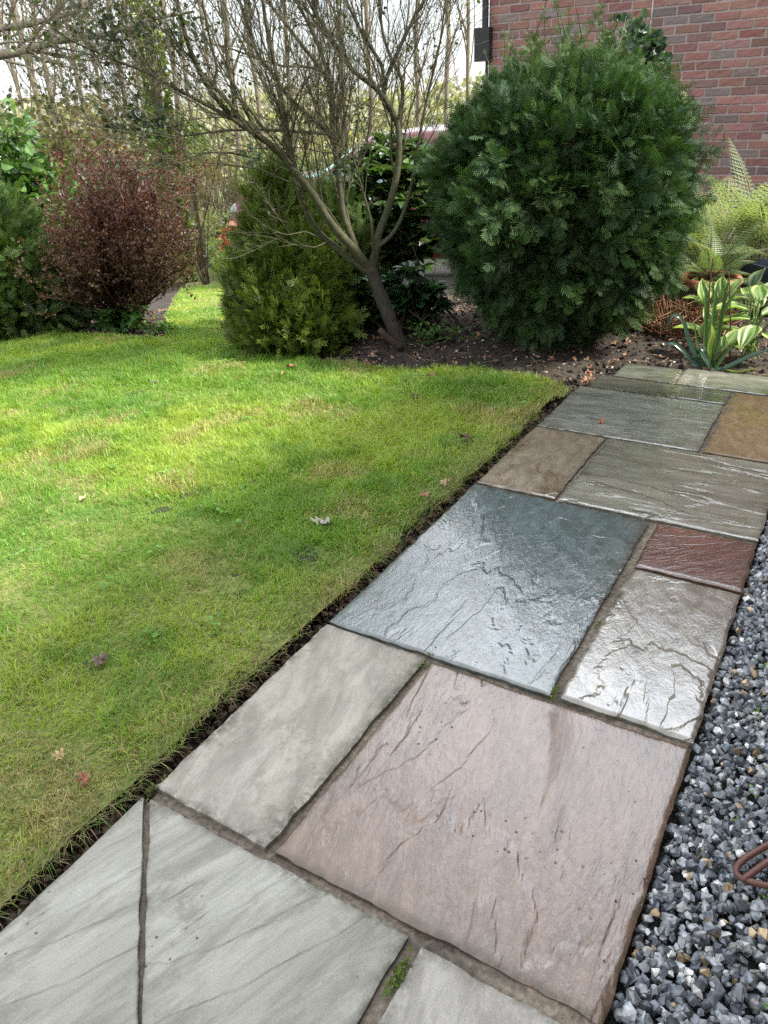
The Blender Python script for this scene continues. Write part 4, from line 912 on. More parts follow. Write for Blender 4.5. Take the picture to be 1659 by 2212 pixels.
def bush(name, label, x, y, d, rx, rz, n, sz, c1, c2, yc=None, cat='bush', mat=None):
    p = D(x, y, d); p[2] = float(hgt(p[0], p[1])); root = thing(name, p, label, cat); acc = Acc(); cen = D(x, yc or y, d)
    leaf_ball(acc, rg, cen, (rx, rx, rz), n, sz, c1, c2, T=leaf4, Tf=leaf4f, shell=.9, lump=.35, seed=int(x) % 7)
    sub(acc, 'foliage', mat or M_leaf, root); acc = Acc(); P, r = stems(acc, rg, p, [cen+rg.normal(0, .5, 3)*[rx, rx, rz*.6] for _ in range(10)], .012); sub(acc, 'stem', M_bark, root)
bush('hawthorn_bush', 'fresh bright green leafy bush behind the purple red bush', 370, 345, 11.5, .55, .40, 1500, .055, (.14, .22, .05), (.22, .30, .07), 315)
bush('garden_shrub', 'brownish shrub between the glossy bush and the bare trees', 135, 400, 9, .65, .55, 2200, .06, (.09, .08, .04), (.13, .13, .06), 345)
bush('garden_shrub', 'yellow olive domed shrub under the bare trees at left', 215, 330, 18, 1.0, .7, 1500, .09, (.14, .14, .04), (.18, .17, .06), 300)
bush('garden_shrub', 'reddish twiggy shrub in front of the scrub, right of the purple red bush', 415, 420, 10.5, .42, .26, 900, .035, (.22, .10, .06), (.20, .17, .09), 390)
# far low building
p = D(262, 345, 32); p[2] = float(hgt(p[0], p[1])); root = thing('outbuilding', p, 'distant low building with grey roof and pale wall among the bare trees', 'building')
acc = Acc(); box(acc, p+[-1.6, -1, 0], p+[1.6, 1.2, 1.6], (.45, .43, .40)); sub(acc, 'wall', M_paint, root)
acc = Acc(); acc.add([p+q for q in ([-1.9, -1.3, 1.55], [1.9, -1.3, 1.55], [1.9, .1, 2.35], [-1.9, .1, 2.35], [1.9, 1.5, 1.55], [-1.9, 1.5, 1.55])], np.array([[0, 1, 2, 3], [3, 2, 4, 5]]), (.20, .20, .21)); sub(acc, 'roof', M_roof, root)

# ================================================================== CAR
def car(origin, heading):
    root = thing('parked_car', origin, 'dark red car parked on the drive behind the shrubs, facing left', 'car'); O = np.asarray(origin)
    hd = np.array([math.cos(heading), math.sin(heading), 0]); sd = np.array([-hd[1], hd[0], 0]); zz = np.array([0, 0, 1.])
    w2 = lambda X: O+X[:, :1]*hd+X[:, 1:2]*sd+X[:, 2:3]*zz
    # side profile: stations along length (x forward), lower, shoulder, roof heights, half widths
    st = [(-2.0, .35, .62, .80, .62, .60), (-1.92, .22, .80, 1.0, .76, .66), (-1.7, .2, .92, 1.38, .82, .60), (-1.1, .2, .95, 1.50, .84, .60), (-.3, .2, .94, 1.52, .85, .60), (.35, .2, .96, 1.44, .85, .60), (.75, .2, .97, 1.16, .85, .66), (1.0, .2, .98, 1.08, .84, .74), (1.5, .2, .96, 1.04, .82, .68), (1.85, .22, .86, .94, .76, .60), (2.0, .34, .66, .72, .62, .48)]
    st = np.array(st); xx = np.linspace(-2, 2, 49); g = np.stack([np.interp(xx, st[:, 0], st[:, i]) for i in range(1, 6)], 1)
    g[1:-1] = (g[:-2]+2*g[1:-1]+g[2:])/4
    secs = []
    for x, (lo, sh, rf, hw, rw) in zip(xx, g):
        half = [(hw*.92, lo), (hw*.99, lo+.12), (hw, (lo+sh)/2), (hw*.985, sh-.06), (hw*.95, sh), (rw+(hw*.95-rw)*.35, sh+(rf-sh)*.6), (rw, rf-.05*min(1, (rf-sh)/.2)), (rw*.85, rf-.008), (rw*.4, rf+.012), (0, rf+.015)]
        secs.append([(x, -a_, b_) for a_, b_ in half]+[(x, a_, b_) for a_, b_ in half[-2::-1]])
    Sx = np.array(secs); nu = Sx.shape[1]; f = grid_faces(nu, len(xx))
    acc = Acc(); red = np.array([.13, .004, .012]); acc.add(w2(Sx.reshape(-1, 3)), [f, np.arange(nu)[None], np.arange(nu)[None, ::-1]+nu*(len(xx)-1)], red)
    Mc = mat_col('car_paint', .3, 5, .02, 0, coat=.4, spec=.5); Mg = mat_col('car_glass', .05, 5, .02, 0, spec=.9); Mr = mat_col('tyre_rubber', .8, 60, .2, .2); Mm = mat_col('alloy', .3, 60, .1, 0, metallic=.9); Ml = mat_col('lamp_lens', .1, 60, .1, 0, spec=.8, coat=1.)
    body = sub(acc, 'body', Mc, root, smooth=True)
    def patch(name, ix0, ix1, j0, j1, col, mat, off=.006, it=.0, parent=None):
        q = Sx[ix0:ix1+1, j0:j1+1].copy(); c = np.array([q[:, :, 0].mean(), 0, .9]); nn = q*[0, 1, 1]-[0, 0, .9]; q = q+nrm(nn)*off
        acc = Acc(); acc.add(w2(q.reshape(-1, 3)), grid_faces(q.shape[1], q.shape[0]), col); return sub(acc, name, mat, root, smooth=True)
    gl = (.10, .17, .18)
    for (a0, b0) in ((5, 17), (19, 31)):
        patch('side_window', a0+4, b0+2, 4, 5, gl, Mg); patch('side_window', a0+4, b0+2, nu-6, nu-5, gl, Mg)
    patch('windscreen', 29, 36, 6, nu-7, (.20, .42, .40), Mg); patch('rear_window', 2, 4, 6, nu-7, gl, Mg)
    for s in (-1, 1):
        for x in (1.22, -1.25):
            th = np.linspace(0, 2*np.pi, 29)[:-1]; pr = [(.20, -.1), (.30, -.1), (.325, -.07), (.325, .07), (.30, .1), (.20, .1)]
            ring = np.array([[(x+r*math.cos(t), s*(.76+y), .325+r*math.sin(t)) for t in th] for r, y in pr]); m = len(th); ii = np.arange(m); i2 = (ii+1) % m
            fs = np.concatenate([np.stack([k*m+ii, k*m+i2, (k+1)*m+i2, (k+1)*m+ii], 1) for k in range(5)])
            acc = Acc(); acc.add(w2(ring.reshape(-1, 3)), fs, (.02, .02, .02)); wh = sub(acc, 'wheel', Mr, root, smooth=True)
            acc = Acc(); v = [(x, s*.84, .325)]+[(x+.2*math.cos(t), s*.83, .325+.2*math.sin(t)) for t in th]; acc.add(w2(np.array(v)), np.stack([0*ii, 1+ii, 1+i2], 1), (.35, .35, .36)); sub(acc, 'rim', Mm, root, parent=wh)
        def lamp(nm, c, rad, col):
            u_, v_ = np.meshgrid(np.linspace(0, np.pi, 9), np.linspace(0, 2*np.pi, 14)); q = np.stack([c[0]+rad[0]*np.cos(u_), c[1]+rad[1]*np.sin(u_)*np.cos(v_), c[2]+rad[2]*np.sin(u_)*np.sin(v_)], -1)
            acc = Acc(); acc.add(w2(q.reshape(-1, 3)), grid_faces(9, 14), col); sub(acc, nm, Ml, root, smooth=True)
        lamp('headlight', (1.86, s*.60, .74), (.12, .14, .085), (.32, .32, .33)); lamp('indicator', (1.93, s*.62, .58), (.10, .12, .06), (.55, .18, .03)); lamp('tail_light', (-1.93, s*.62, .80), (.07, .10, .12), (.4, .01, .01)); lamp('wing_mirror', (.62, s*.95, .98), (.06, .10, .07), (.17, .006, .018))
    acc = Acc(); v = w2(np.array([(2.02, -.26, .36), (2.02, .26, .36), (2.02, .26, .47), (2.02, -.26, .47)])); acc.add(v, np.array([[0, 1, 2, 3]]), (.7, .7, .68)); sub(acc, 'number_plate', M_paint, root)
    return root
cp = D(871, 400, 9.9); cp[2] = float(hgt(cp[0], cp[1]))+.14
left = -R*1.; car(cp, math.atan2(left[1], left[0])-.22)

# strappy clumps, small acer and stakes beside the drive
def strap_plant(name, label, base, leaves, wd, c1, c2, cat='plant', mat=None):
    """leaves: list of (azimuth vec, length, arch 0..1, width scale)"""
    root = thing(name, base, label, cat); base = np.asarray(base)
    for (az, ln, lean, arch, ws) in leaves:
        k = 15; s = np.linspace(0, 1, k); th = lean+arch*s**1.6; ds = ln/(k-1)
        out = np.r_[0, np.cumsum(np.sin(th[:-1]))]*ds; up = np.r_[0, np.cumsum(np.cos(th[:-1]))]*ds
        d = np.array([math.cos(az), math.sin(az), 0]); side = np.array([-d[1], d[0], 0]); up = np.maximum(up, -.0)
        mid = base+d*(.01+out)[:, None]+np.array([0, 0, 1.])*up[:, None]; w = wd*ws*.5*np.interp(s, [0, .25, .7, .92, 1], [.6, 1, .85, .4, .02])
        nv = np.cross(side, np.gradient(mid, axis=0)); nv = nrm(nv)
        V = np.stack([mid-side*w[:, None]+nv*w[:, None]*.3, mid, mid+side*w[:, None]+nv*w[:, None]*.3], 1); q = rg.random(); c = (np.asarray(c1)*(1-q)+np.asarray(c2)*q)*(.85+.3*rg.random())
        acc = Acc(); acc.add(V.reshape(-1, 3), grid_faces(3, k), c); sub(acc, 'leaf', mat or M_gloss, root, smooth=True)
    return root
strap_plant('iris_clump', 'upright clump of dark sword shaped leaves beside the drive', G(432, 572), [(rg.uniform(0, 6.28), rg.uniform(.3, .55), rg.uniform(.02, .35), rg.uniform(.05, .6), rg.uniform(.8, 1.2)) for _ in range(50)], .018, (.12, .18, .04), (.20, .17, .06))
strap_plant('bulb_clump', 'low bright green clump of bulb leaves right of the dark sword leaves', G(468, 572), [(rg.uniform(0, 6.28), rg.uniform(.18, .36), rg.uniform(.05, .6), rg.uniform(.3, 1.2), rg.uniform(.8, 1.2)) for _ in range(60)], .012, (.09, .19, .05), (.16, .28, .09))
p = G(488, 560); root = thing('small_acer', p, 'small orange red leaved maple at the left side of the golden conifer', 'shrub'); acc = Acc()
for (x, y) in ((489, 500), (484, 515), (492, 530), (480, 535)): leaf_ball(acc, rg, D(x, y, 6.6), (.045, .045, .03), 11, .026, (.22, .03, .018), (.30, .07, .03), seed=2, shell=1, wid=1.2)
sub(acc, 'foliage', M_leaf, root); acc = Acc(); stems(acc, rg, p, [D(487, 470, 6.6), D(492, 490, 6.6), D(497, 455, 6.6)], .006); sub(acc, 'stem', M_bark, root)
for i, (x, lab) in enumerate(((481, 'thin rusty garden stake, left of the pair in front of the red car'), (489, 'thin rusty garden stake, right of the pair in front of the red car'))):
    p = G(x, 545); acc = Acc(); v, f = tubes(resample([p-[0, 0, .05], D(x-2, 440, float(np.hypot(*(p-CAM_LOC)[:2])))], 5), .008, 6, True); acc.add(v, f, (.07, .04, .03)); o = acc.build('garden_stake', M_rust, origin=p); tag(o, lab, 'garden stake')

# ================================================================== BORDER PLANTS BY THE WALL
rg = np.random.default_rng(91)
def frond_template(pairs=19, pin=4):
    v, f = [], []
    def dia(b, t, w, z):
        b, t = np.array(b), np.array(t); d = t-b; s = np.array([-d[1], d[0]])/np.hypot(*d)*w; m = b+d*.4; k = len(v)
        for q in (b, m+s, t, m-s): v.append((q[0], q[1], z))
        f.append([k, k+1, k+2, k+3])
    dia((0, 0), (0, 1), .006, .004)
    for i in range(pairs):
        y = .10+.88*i/pairs; L_ = .25*np.interp(i/pairs, [0, .15, .5, 1], [.55, 1, .72, .05])
        for s in (-1, 1):
            dx, dy = s*math.cos(.35), math.sin(.35)
            tp = (dx*L_, y+dy*L_); dia((0, y), tp, .0085+.012*L_, -.004*(i % 2))
            for j in range(pin):
                t = .12+.8*j/pin; c = (dx*L_*t, y+dy*L_*t); ln = .030*(1-.7*t)*(L_/.25+.2)
                for q in (-1, 1):
                    a_ = math.atan2(dy, dx)+q*.95*s; dia(c, (c[0]+math.cos(a_)*ln, c[1]+math.sin(a_)*ln), .0075, .002)
    return np.array(v), np.array(f)
FT, FF = frond_template()
def fern(label, base, nf, ln, c1, c2, az0=0, az1=6.28, lean=(.25, .9), arch=(.5, 1.3), stalk=.35, cat='fern'):
    root = thing('fern', base, label, cat); base = np.asarray(base)
    for i in range(nf):
        az = rg.uniform(az0, az1); L_ = ln*rg.uniform(.7, 1.15); th0 = rg.uniform(*lean); ar = rg.uniform(*arch)
        T = FT.copy(); s = T[:, 1]; S_ = stalk+(1-stalk)*s                       # stalk is bare
        k = 30; tt = np.linspace(0, 1, k); th = th0+ar*tt**1.4; o = np.r_[0, np.cumsum(np.sin(th[:-1]))]/(k-1); u = np.r_[0, np.cumsum(np.cos(th[:-1]))]/(k-1)
        d = np.array([math.cos(az), math.sin(az), 0]); sd = np.array([-d[1], d[0], 0]); tw = rg.normal(0, .25); 
        oo = np.interp(S_, tt, o)*L_; uu = np.interp(S_, tt, u)*L_; thS = np.interp(S_, tt, th)
        nn = -d[None]*np.cos(thS)[:, None]+np.array([0, 0, 1.])*np.sin(thS)[:, None]
        x = T[:, 0]*L_*.95; V = base+d*oo[:, None]+np.array([0, 0, 1.])*uu[:, None]+(sd*math.cos(tw)+0*d)*x[:, None]+nn*(T[:, 2]*L_+x*math.sin(tw)-np.abs(x)*.18)[:, None]
        q = rg.random(); c = (np.asarray(c1)*(1-q)+np.asarray(c2)*q)*(.85+.3*rg.random())
        acc = Acc(); acc.add(V, FF, c)
        st = base+d*(o*L_)[:, None]+np.array([0, 0, 1.])*(u*L_)[:, None]; v, f = tubes(st[::3], np.linspace(.003, .001, 10)[None], 4); acc.add(v, f, (.07, .05, .025))
        sub(acc, 'frond', M_leaf, root)
    return root
pale1, pale2 = (.17, .22, .11), (.30, .33, .19)
def gb_(x, y, d):
    p = D(x, y, d); p[2] = bedz(p[0], p[1]); return p
fern('tall pale yellow green fern right beside the big conifer', gb_(1545, 500, 5.3), 30, .85, pale1, pale2, stalk=.45, lean=(.05, .6), arch=(.7, 1.6))
fern('pale green fern at the right edge in front of the wall', gb_(1650, 520, 5.5), 30, .95, pale1, (.26, .30, .16), stalk=.45, lean=(.05, .6), arch=(.7, 1.6))
pot_c = D(1532, 596, 4.75)
fern('fresh green fern growing out of the terracotta pot', pot_c-[0, 0, .03], 22, .38, (.12, .20, .07), (.22, .28, .13), stalk=.2, lean=(.4, 1.3))
fern('dull green fern right of the terracotta pot', gb_(1625, 600, 4.9), 14, .42, (.10, .14, .05), (.18, .20, .07), stalk=.25, lean=(.4, 1.1))
fern('small bright fern in shade under the right side of the big conifer', gb_(1392, 680, 4.5), 8, .17, (.16, .24, .04), (.22, .29, .05), stalk=.2)
fern('pale fern low between the big conifer and the terracotta pot', gb_(1450, 590, 5.0), 12, .42, pale1, pale2, stalk=.25, lean=(.3, 1.))
fern('pale yellow fern between the big conifer and the right edge, behind the pot', gb_(1600, 530, 5.2), 22, .6, pale1, pale2, stalk=.3, lean=(.2, 1.1), arch=(.7, 1.5))
# terracotta pot
root = thing('terracotta_pot', (pot_c[0], pot_c[1], pot_c[2]-.30), 'weathered terracotta pot with orange rim among the ferns', 'pot'); M_terra = mat_col('terracotta', .85, 35, .3, .3, .002)
def lathe(prof, cen, n=40):
    th = np.linspace(0, 2*np.pi, n+1)[:-1]; pr = np.array(prof); V = np.stack([pr[:, :1]*np.cos(th), pr[:, :1]*np.sin(th), pr[:, 1:]+0*th], -1)+np.asarray(cen)
    i = np.arange(n); i2 = (i+1) % n; f = np.concatenate([np.stack([k*n+i, k*n+i2, (k+1)*n+i2, (k+1)*n+i], 1) for k in range(len(pr)-1)]); return V.reshape(-1, 3), f
c0 = (pot_c[0], pot_c[1], pot_c[2]-.30)
acc = Acc(); v, f = lathe([(0, 0), (.11, 0), (.115, .01), (.155, .25), (.155, .262)], c0); acc.add(v, f, (.11, .12, .07)); v, f = lathe([(.135, .262), (.125, .24), (0, .24)], c0); acc.add(v, f, (.04, .03, .02)); sub(acc, 'body', M_terra, root, smooth=True)
acc = Acc(); v, f = lathe([(.153, .255), (.168, .257), (.177, .27), (.177, .288), (.168, .300), (.15, .300), (.138, .29), (.136, .262)], c0); acc.add(v, f, (.27, .10, .055)); sub(acc, 'rim', M_terra, root, smooth=True)
p = gb_(1668, 600, 5.0); root = thing('planter', p, 'dark slate blue planter cut by the right edge behind the ferns', 'planter'); acc = Acc()
v, f = lathe([(0, 0), (.13, 0), (.15, .02), (.17, .26), (.17, .28), (.155, .28), (.145, .2), (0, .2)], p, 4); acc.add(v, f, (.02, .032, .05)); sub(acc, 'body', M_paint, root)
# hostas
def hosta(label, base, leaves, c_in=(.15, .25, .06), c_out=(.36, .42, .17), lsz=.12):
    root = thing('hosta', base, label, 'hosta'); base = np.asarray(base); st = Acc()
    for (x, y, dd, az, ln, pitch) in leaves:
        a0 = D(x, y, dd); d = np.array([math.cos(az)*math.cos(pitch), math.sin(az)*math.cos(pitch), math.sin(pitch)]); side = nrm(np.cross(d, [0, 0, 1.])); nn = np.cross(side, d)
        k, m = 13, 17; s = np.linspace(0, 1, k); u = np.linspace(-1, 1, m); w = np.interp(s, [0, .08, .3, .5, .75, .93, 1], [.06, .55, 1, .98, .66, .2, .0])*ln*.30
        arch = -.28*ln*s**2*rg.uniform(.3, 1.3)
        V = a0+d*(s*ln)[:, None, None]+side*(u[None, :]*w[:, None])[..., None]+nn*(arch[:, None]+np.abs(u)[None]*w[:, None]*.45+rg.normal(0, .02)*ln+np.sin(u[None]*9+s[:, None]*7)*.004)[..., None]
        mar = np.clip((np.abs(u)[None]*1.+0*s[:, None]-.62)/.12, 0, 1)[..., None]; mar = np.maximum(mar, np.clip((s-.9)/.06, 0, 1)[:, None, None])
        c = (np.asarray(c_in)*(1-mar)+np.asarray(c_out)*mar)*rg.uniform(.8, 1.15)*(1-.07*(np.sin(u*17)[None, :, None] > .2))*(.9+.2*fbm(s[:, None]*6+x, u[None]*3, 2, 5)[..., None])
        acc = Acc(); acc.add(V.reshape(-1, 3), grid_faces(m, k), c.reshape(-1, 3)); sub(acc, 'leaf', M_leaf, root, smooth=True)
        b0 = base+rg.normal(0, .02, 3)*[1, 1, 0]; v, f = tubes(resample([b0, (b0+a0)/2+[0, 0, .03], a0+d*.01], 7), .004, 6); st.add(v, f, (.18, .26, .08))
    sub(st, 'stalks', M_leaf, root, smooth=True); return root
def hl(spec): return [(x, y, dd, rg.normal(a_, .25), l_, p_) for x, y, dd, a_, l_, p_ in spec]
PI = math.pi
hosta('large cream edged hosta with broad pale leaves at the right edge', gb_(1625, 745, 4.1), hl([(1615, 670, 4.1, 3.0, .17, .25), (1630, 655, 4.15, 2.6, .17, .4), (1620, 690, 4.05, 3.3, .19, -.1), (1640, 650, 4.1, 1.6, .15, .6), (1645, 680, 4.0, 0.3, .17, .2), (1635, 705, 3.95, 4.2, .16, -.2), (1625, 715, 4.0, 3.6, .18, -.25), (1655, 700, 4.05, -.3, .18, .1), (1600, 715, 4.1, 3.3, .13, .1), (1650, 720, 3.95, 5.2, .15, -.1), (1640, 665, 4.2, 2.2, .15, .7), (1660, 660, 4.2, .5, .18, .5)]))
hosta('upright cream edged hosta shoots behind the strappy plant', gb_(1545, 690, 4.35), hl([(1520, 655, 4.3, 2.4, .13, 1.2), (1535, 650, 4.35, 1.2, .11, 1.1), (1555, 645, 4.35, 1.9, .12, 1.2), (1570, 640, 4.4, .8, .12, .9), (1535, 660, 4.4, 3.4, .10, .5), (1560, 665, 4.3, 5.5, .12, .3), (1510, 650, 4.4, 3.2, .09, .3)]))
hosta('small cream edged hosta leaves behind the cut brown stubble', gb_(1470, 660, 4.75), hl([(1447, 635, 4.75, 1.6, .09, 1.1), (1470, 635, 4.7, 1.8, .10, 1.3), (1488, 642, 4.7, 1.2, .12, 1.2), (1460, 640, 4.75, 2.6, .09, .6), (1490, 640, 4.7, 6.0, .09, .2)]))
hosta('darker green hosta leaf cluster at the right edge below the ferns', gb_(1650, 650, 4.6), hl([(1620, 625, 4.55, .9, .13, 1.0), (1625, 645, 4.5, 3.1, .14, .1), (1650, 640, 4.5, 1.2, .12, .8), (1655, 650, 4.5, 0, .13, .3)]), c_in=(.07, .13, .06), c_out=(.24, .29, .14))
hosta('low cream edged hosta leaves at the foot of the strappy plant', gb_(1545, 760, 4.0), hl([(1515, 715, 4.1, 2.9, .14, .3), (1520, 735, 4.05, 1.9, .11, 1.1), (1565, 745, 3.95, .3, .10, .1), (1555, 760, 3.9, 1.4, .09, .9), (1580, 750, 4.0, .4, .12, .2), (1530, 700, 4.15, 1.8, .10, 1.)]))
# strap leaved plant at the path end
root = thing('strap_leaved_plant', gb_(1532, 796, 3.86), 'dark green arching strap leaved plant at the end of the path', 'plant')
SL = [([(1525, 800), (1513, 792), (1491, 748), (1477, 695), (1462, 677), (1450, 680), (1435, 719)], .024, 0), ([(1518, 800), (1501, 794), (1477, 760), (1458, 743), (1443, 740), (1438, 757)], .021, 0), ([(1528, 802), (1522, 784), (1524, 705), (1525, 645), (1521, 609)], .022, 1), ([(1533, 802), (1537, 784), (1539, 704), (1546, 632), (1552, 604)], .024, 1), ([(1538, 800), (1542, 777), (1558, 680), (1580, 644), (1601, 618)], .024, 1), ([(1536, 800), (1548, 750), (1561, 668), (1570, 620), (1575, 599)], .022, 1), ([(1535, 798), (1515, 760), (1513, 748), (1520, 752), (1527, 775), (1537, 801), (1546, 810)], .026, 0), ([(1545, 802), (1553, 801), (1585, 786), (1621, 769), (1670, 752)], .022, 0), ([(1548, 803), (1573, 805), (1609, 801), (1640, 793)], .009, 2), ([(1540, 800), (1561, 772), (1580, 748), (1590, 740)], .018, 1), ([(1530, 795), (1532, 750), (1541, 720), (1537, 700)], .026, 2), ([(1520, 800), (1505, 740), (1500, 700), (1499, 690)], .012, 1)]
for pts, wd_, kc in SL:
    p = L3(pts, 3.86, 3.86+rg.uniform(-.12, .12), 20); p[:, 2] = np.maximum(p[:, 2], .004)
    s = np.linspace(0, 1, 20); w = wd_*.5*np.interp(s, [0, .3, .8, .95, 1], [.6, 1, .75, .35, .03]); T = nrm(np.gradient(p, axis=0)); sd = nrm(np.cross(T, nrm(CAM_LOC-p)*.8+np.array([.3, 0, .5]))); nv = np.cross(sd, T)
    V = np.stack([p-sd*w[:, None]+nv*w[:, None]*.35, p, p+sd*w[:, None]+nv*w[:, None]*.35], 1); c = [(.035, .075, .05), (.055, .115, .03), (.19, .26, .04)][kc]
    acc = Acc(); acc.add(V.reshape(-1, 3), grid_faces(3, 20), c); sub(acc, 'leaf', M_gloss, root, smooth=True)
for i, (pp, lab) in enumerate((([(1577, 778), (1578, 690), (1575, 593)], 'dark brown dead stalk standing between the strappy plant and the large hosta'), ([(1530, 690), (1533, 615), (1541, 557)], 'thin dark dead stalk rising in front of the terracotta pot'), ([(1518, 740), (1521, 700), (1524, 672)], 'short reddish dead stalk left of the strappy leaves'))):
    q = L3(pp, 4.0, 4.02, 8); acc = Acc(); v, f = tubes(q, np.linspace(.0045, .003, 8)[None], 6, True); acc.add(v, f, (.075, .035, .022)); o = acc.build('dead_stalk', M_reed, origin=q[0]); tag(o, lab, 'stalk')
# cut back stubble
sb = gb_(1458, 715, 4.55); root = thing('cut_grass_clump', sb, 'cut back clump of reddish brown dry stems in front of the terracotta pot', 'plant')
n = 620; an = rg.uniform(0, 6.28, n); rr = np.sqrt(rg.random(n))*.20; b = sb+np.stack([rr*np.cos(an)*1.15, rr*np.sin(an)*.8, 0*an+.0], 1)
ax = nrm(np.stack([np.cos(an)*rr*2.2, np.sin(an)*rr*2.2, .5+0*an], 1)+rg.normal(0, .22, (n, 3))); ln = rg.uniform(.10, .20, n)*(1.15-rr*1.5)
Q = b[:, None]+ax[:, None]*(ln[:, None]*np.linspace(0, 1, 4)[None])[..., None]; acc = Acc(); v, f = tubes(Q, np.full((n, 4), .0024), 5, True); k = rg.random((n, 1)); acc.add(v, f, np.repeat((np.array([.12, .045, .022])*(1-k)+np.array([.26, .14, .08])*k), 20, 0))
n = 70; b = sb+np.stack([rg.normal(0, .17, n), rg.normal(-.05, .12, n), rg.uniform(.01, .16, n)], 1); Q = b[:, None]+nrm(rg.normal(size=(n, 3))*[1, 1, .35])[:, None]*(rg.uniform(.1, .24, n)[:, None]*np.linspace(-.5, .5, 4)[None])[..., None]
v, f = tubes(Q, np.full((n, 4), .0018), 4); acc.add(v, f, (.34, .22, .13)); sub(acc, 'dry_growth', M_reed, root)

# ================================================================== FALLEN LEAVES
def crumple(sd, lobes=5):
    r2 = np.random.default_rng(sd); n = 28; th = np.linspace(0, 2*np.pi, n+1)[:-1]; r = .5*(.72+.28*np.cos(th*lobes))*(1+.25*np.cos(th))+r2.normal(0, .03, n)
    v = [(0, 0, 0)]; 
    for q in (.5, 1): v += [(q*r_*math.cos(t)*1.25, q*r_*math.sin(t), 0) for r_, t in zip(r, th)]
    v = np.array(v); a_, b_ = r2.uniform(.3, .9), r2.uniform(0, 3); u = v[:, 0]*math.cos(b_)+v[:, 1]*math.sin(b_)
    v[:, 2] = a_*u*u*1.2+.12*np.sin(v[:, 0]*9+sd)+.1*np.sin(v[:, 1]*11+sd)+r2.normal(0, .02, len(v)); v[:, 2] -= v[:, 2].min()
    i = np.arange(n); i2 = (i+1) % n; return v, [np.stack([0*i, 1+i, 1+i2], 1), np.stack([1+i, 1+n+i, 1+n+i2, 1+i2], 1)]
FL = [(632, 802, .055, (.24, .12, .06), 'large tan brown curled leaf on the grass, nearest the golden conifer'), (612, 816, .035, (.30, .20, .13), 'pale crumpled leaf just left below the large tan leaf on the grass'), (588, 822, .018, (.22, .07, .04), 'tiny reddish leaf fragment on the grass below the golden conifer'), (895, 863, .035, (.09, .06, .045), 'dark brown cone like curled leaf in the lawn below the leaning tree'), (935, 822, .05, (.20, .10, .06), 'ragged brown leaf at the lawn edge right of the leaning trunk'), (1005, 958, .06, (.10, .06, .04), 'long dark twisted leaf lying near the path beside the brown slab'), (960, 1056, .035, (.40, .27, .18), 'pale pinkish tan leaf on the lawn edge beside the blue grey slab'), (921, 1084, .035, (.30, .17, .11), 'brown leaf on the lawn edge just left of the pale pinkish one'), (690, 1138, .035, (.36, .36, .26), 'pale silvery leaf lying flat in the middle of the lawn'), (708, 1142, .04, (.30, .28, .24), 'grey shrivelled leaf beside the pale silvery leaf on the lawn'), (222, 1446, .045, (.14, .10, .075), 'dark brown curled leaf on the left part of the near lawn'), (178, 1090, .03, (.36, .28, .18), 'small beige leaf on the far left of the lawn'), (338, 832, .03, (.12, .10, .08), 'small dark leaf on the far sunny lawn'), (1298, 913, .028, (.36, .14, .06), 'small orange brown leaf lying on the damp grey slab'), (140, 1652, .03, (.36, .28, .14), 'straw yellow dead conifer sprig on the near lawn corner'), (1270, 800, .04, (.26, .12, .07), 'brown leaf on the soil beside the far left end of the path'), (1262, 820, .035, (.30, .15, .09), 'light brown leaf at the corner where lawn and path meet'), (165, 712, .045, (.22, .13, .11), 'brown leaf under the dark conifer at the left lawn edge'), (318, 722, .05, (.28, .14, .11), 'pinkish brown leaf among the nettles at the lawn edge'), (185, 1700, .03, (.24, .10, .06), 'small rust brown leaf on the near lawn below the straw yellow sprig')]
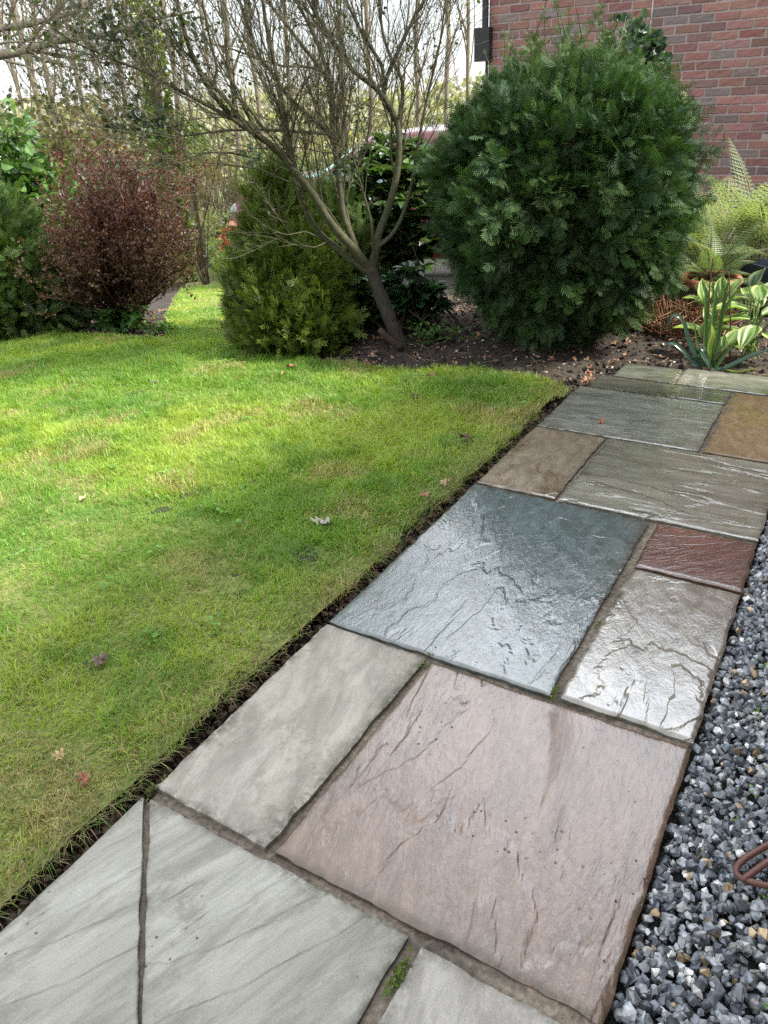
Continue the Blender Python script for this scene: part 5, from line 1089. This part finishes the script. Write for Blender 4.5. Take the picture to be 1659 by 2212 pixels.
for i, (x, y, s, c, lab) in enumerate(FL):
    g0 = G(x, y); onslab = x == 1298
    g0[2] = .002 if onslab else (lawnz(g0[0], g0[1])+.012 if inpoly(np.array([g0[0]]), np.array([g0[1]]), LAWN)[0] else bedz(g0[0], g0[1])+.006)
    v, f = crumple(i+3, 5 if i % 2 else 7); acc = Acc(); acc.add(v*s, f, c); o = acc.build('fallen_leaf', M_litter, origin=None); o.location = g0; o.rotation_euler = (rg.normal(0, .15), rg.normal(0, .15), rg.uniform(0, 6.28)); tag(o, lab, 'fallen leaf', 'fallen brown leaves')
acc = Acc()
for i in range(6):
    v0, f0 = crumple(100+i); n = 300; p = np.stack([rg.uniform(-3.8, 1.6, n), rg.uniform(1.5, 4.6, n)], 1); p = p[inpoly(p[:, 0], p[:, 1], BED) | inpoly(p[:, 0], p[:, 1], BED2)]; n = len(p); k = rg.random((n, 1))
    v, f, c = inst(v0, f0, np.c_[p, bedz(p[:, 0], p[:, 1])+.006], randrot(rg, n)*.35+frames(np.stack([np.cos(k[:, 0]*6), np.sin(k[:, 0]*6), 0*k[:, 0]], 1), np.array([[0, 0, 1.]]))*.65, rg.uniform(.02, .05, n), (np.array([.13, .06, .035])*(1-k)+np.array([.30, .19, .12])*k)); acc.add(v, f, c)
n = 2600; p = np.stack([rg.uniform(-3, 1.4, n), rg.uniform(1.6, 4.2, n)], 1); p = p[inpoly(p[:, 0], p[:, 1], BED)]; n = len(p); k = rg.random((n, 1))**2
v, f, c = inst(leaf4*[1, 1, 1], leaf4f, np.c_[p, bedz(p[:, 0], p[:, 1])+.008], frames(rg.normal(size=(n, 3))*[1, 1, .3], np.array([[0, 0, 1.]])+rg.normal(0, .4, (n, 3))), rg.uniform(.006, .02, n), np.array([.16, .11, .08])*(1-k)+np.array([.55, .48, .38])*k); acc.add(v, f, c)
n = 500; p = np.stack([rg.uniform(-2.6, 1.4, n), rg.uniform(1.7, 4.2, n)], 1); p = p[inpoly(p[:, 0], p[:, 1], BED)]; n = len(p); q = nrm(rg.normal(size=(n, 3))*[1, 1, .2]); b = np.c_[p, bedz(p[:, 0], p[:, 1])+.010]
v, f = tubes(b[:, None]+q[:, None]*(rg.uniform(.02, .12, n)[:, None]*np.linspace(-.5, .5, 3)[None])[..., None], np.full((n, 3), .0015), 4); acc.add(v, f, (.19, .13, .09))
tag(acc.build('leaf_litter', M_litter), 'dry brown leaf litter, bark chips and twigs on the dark border soil', 'leaf litter', kind='stuff')
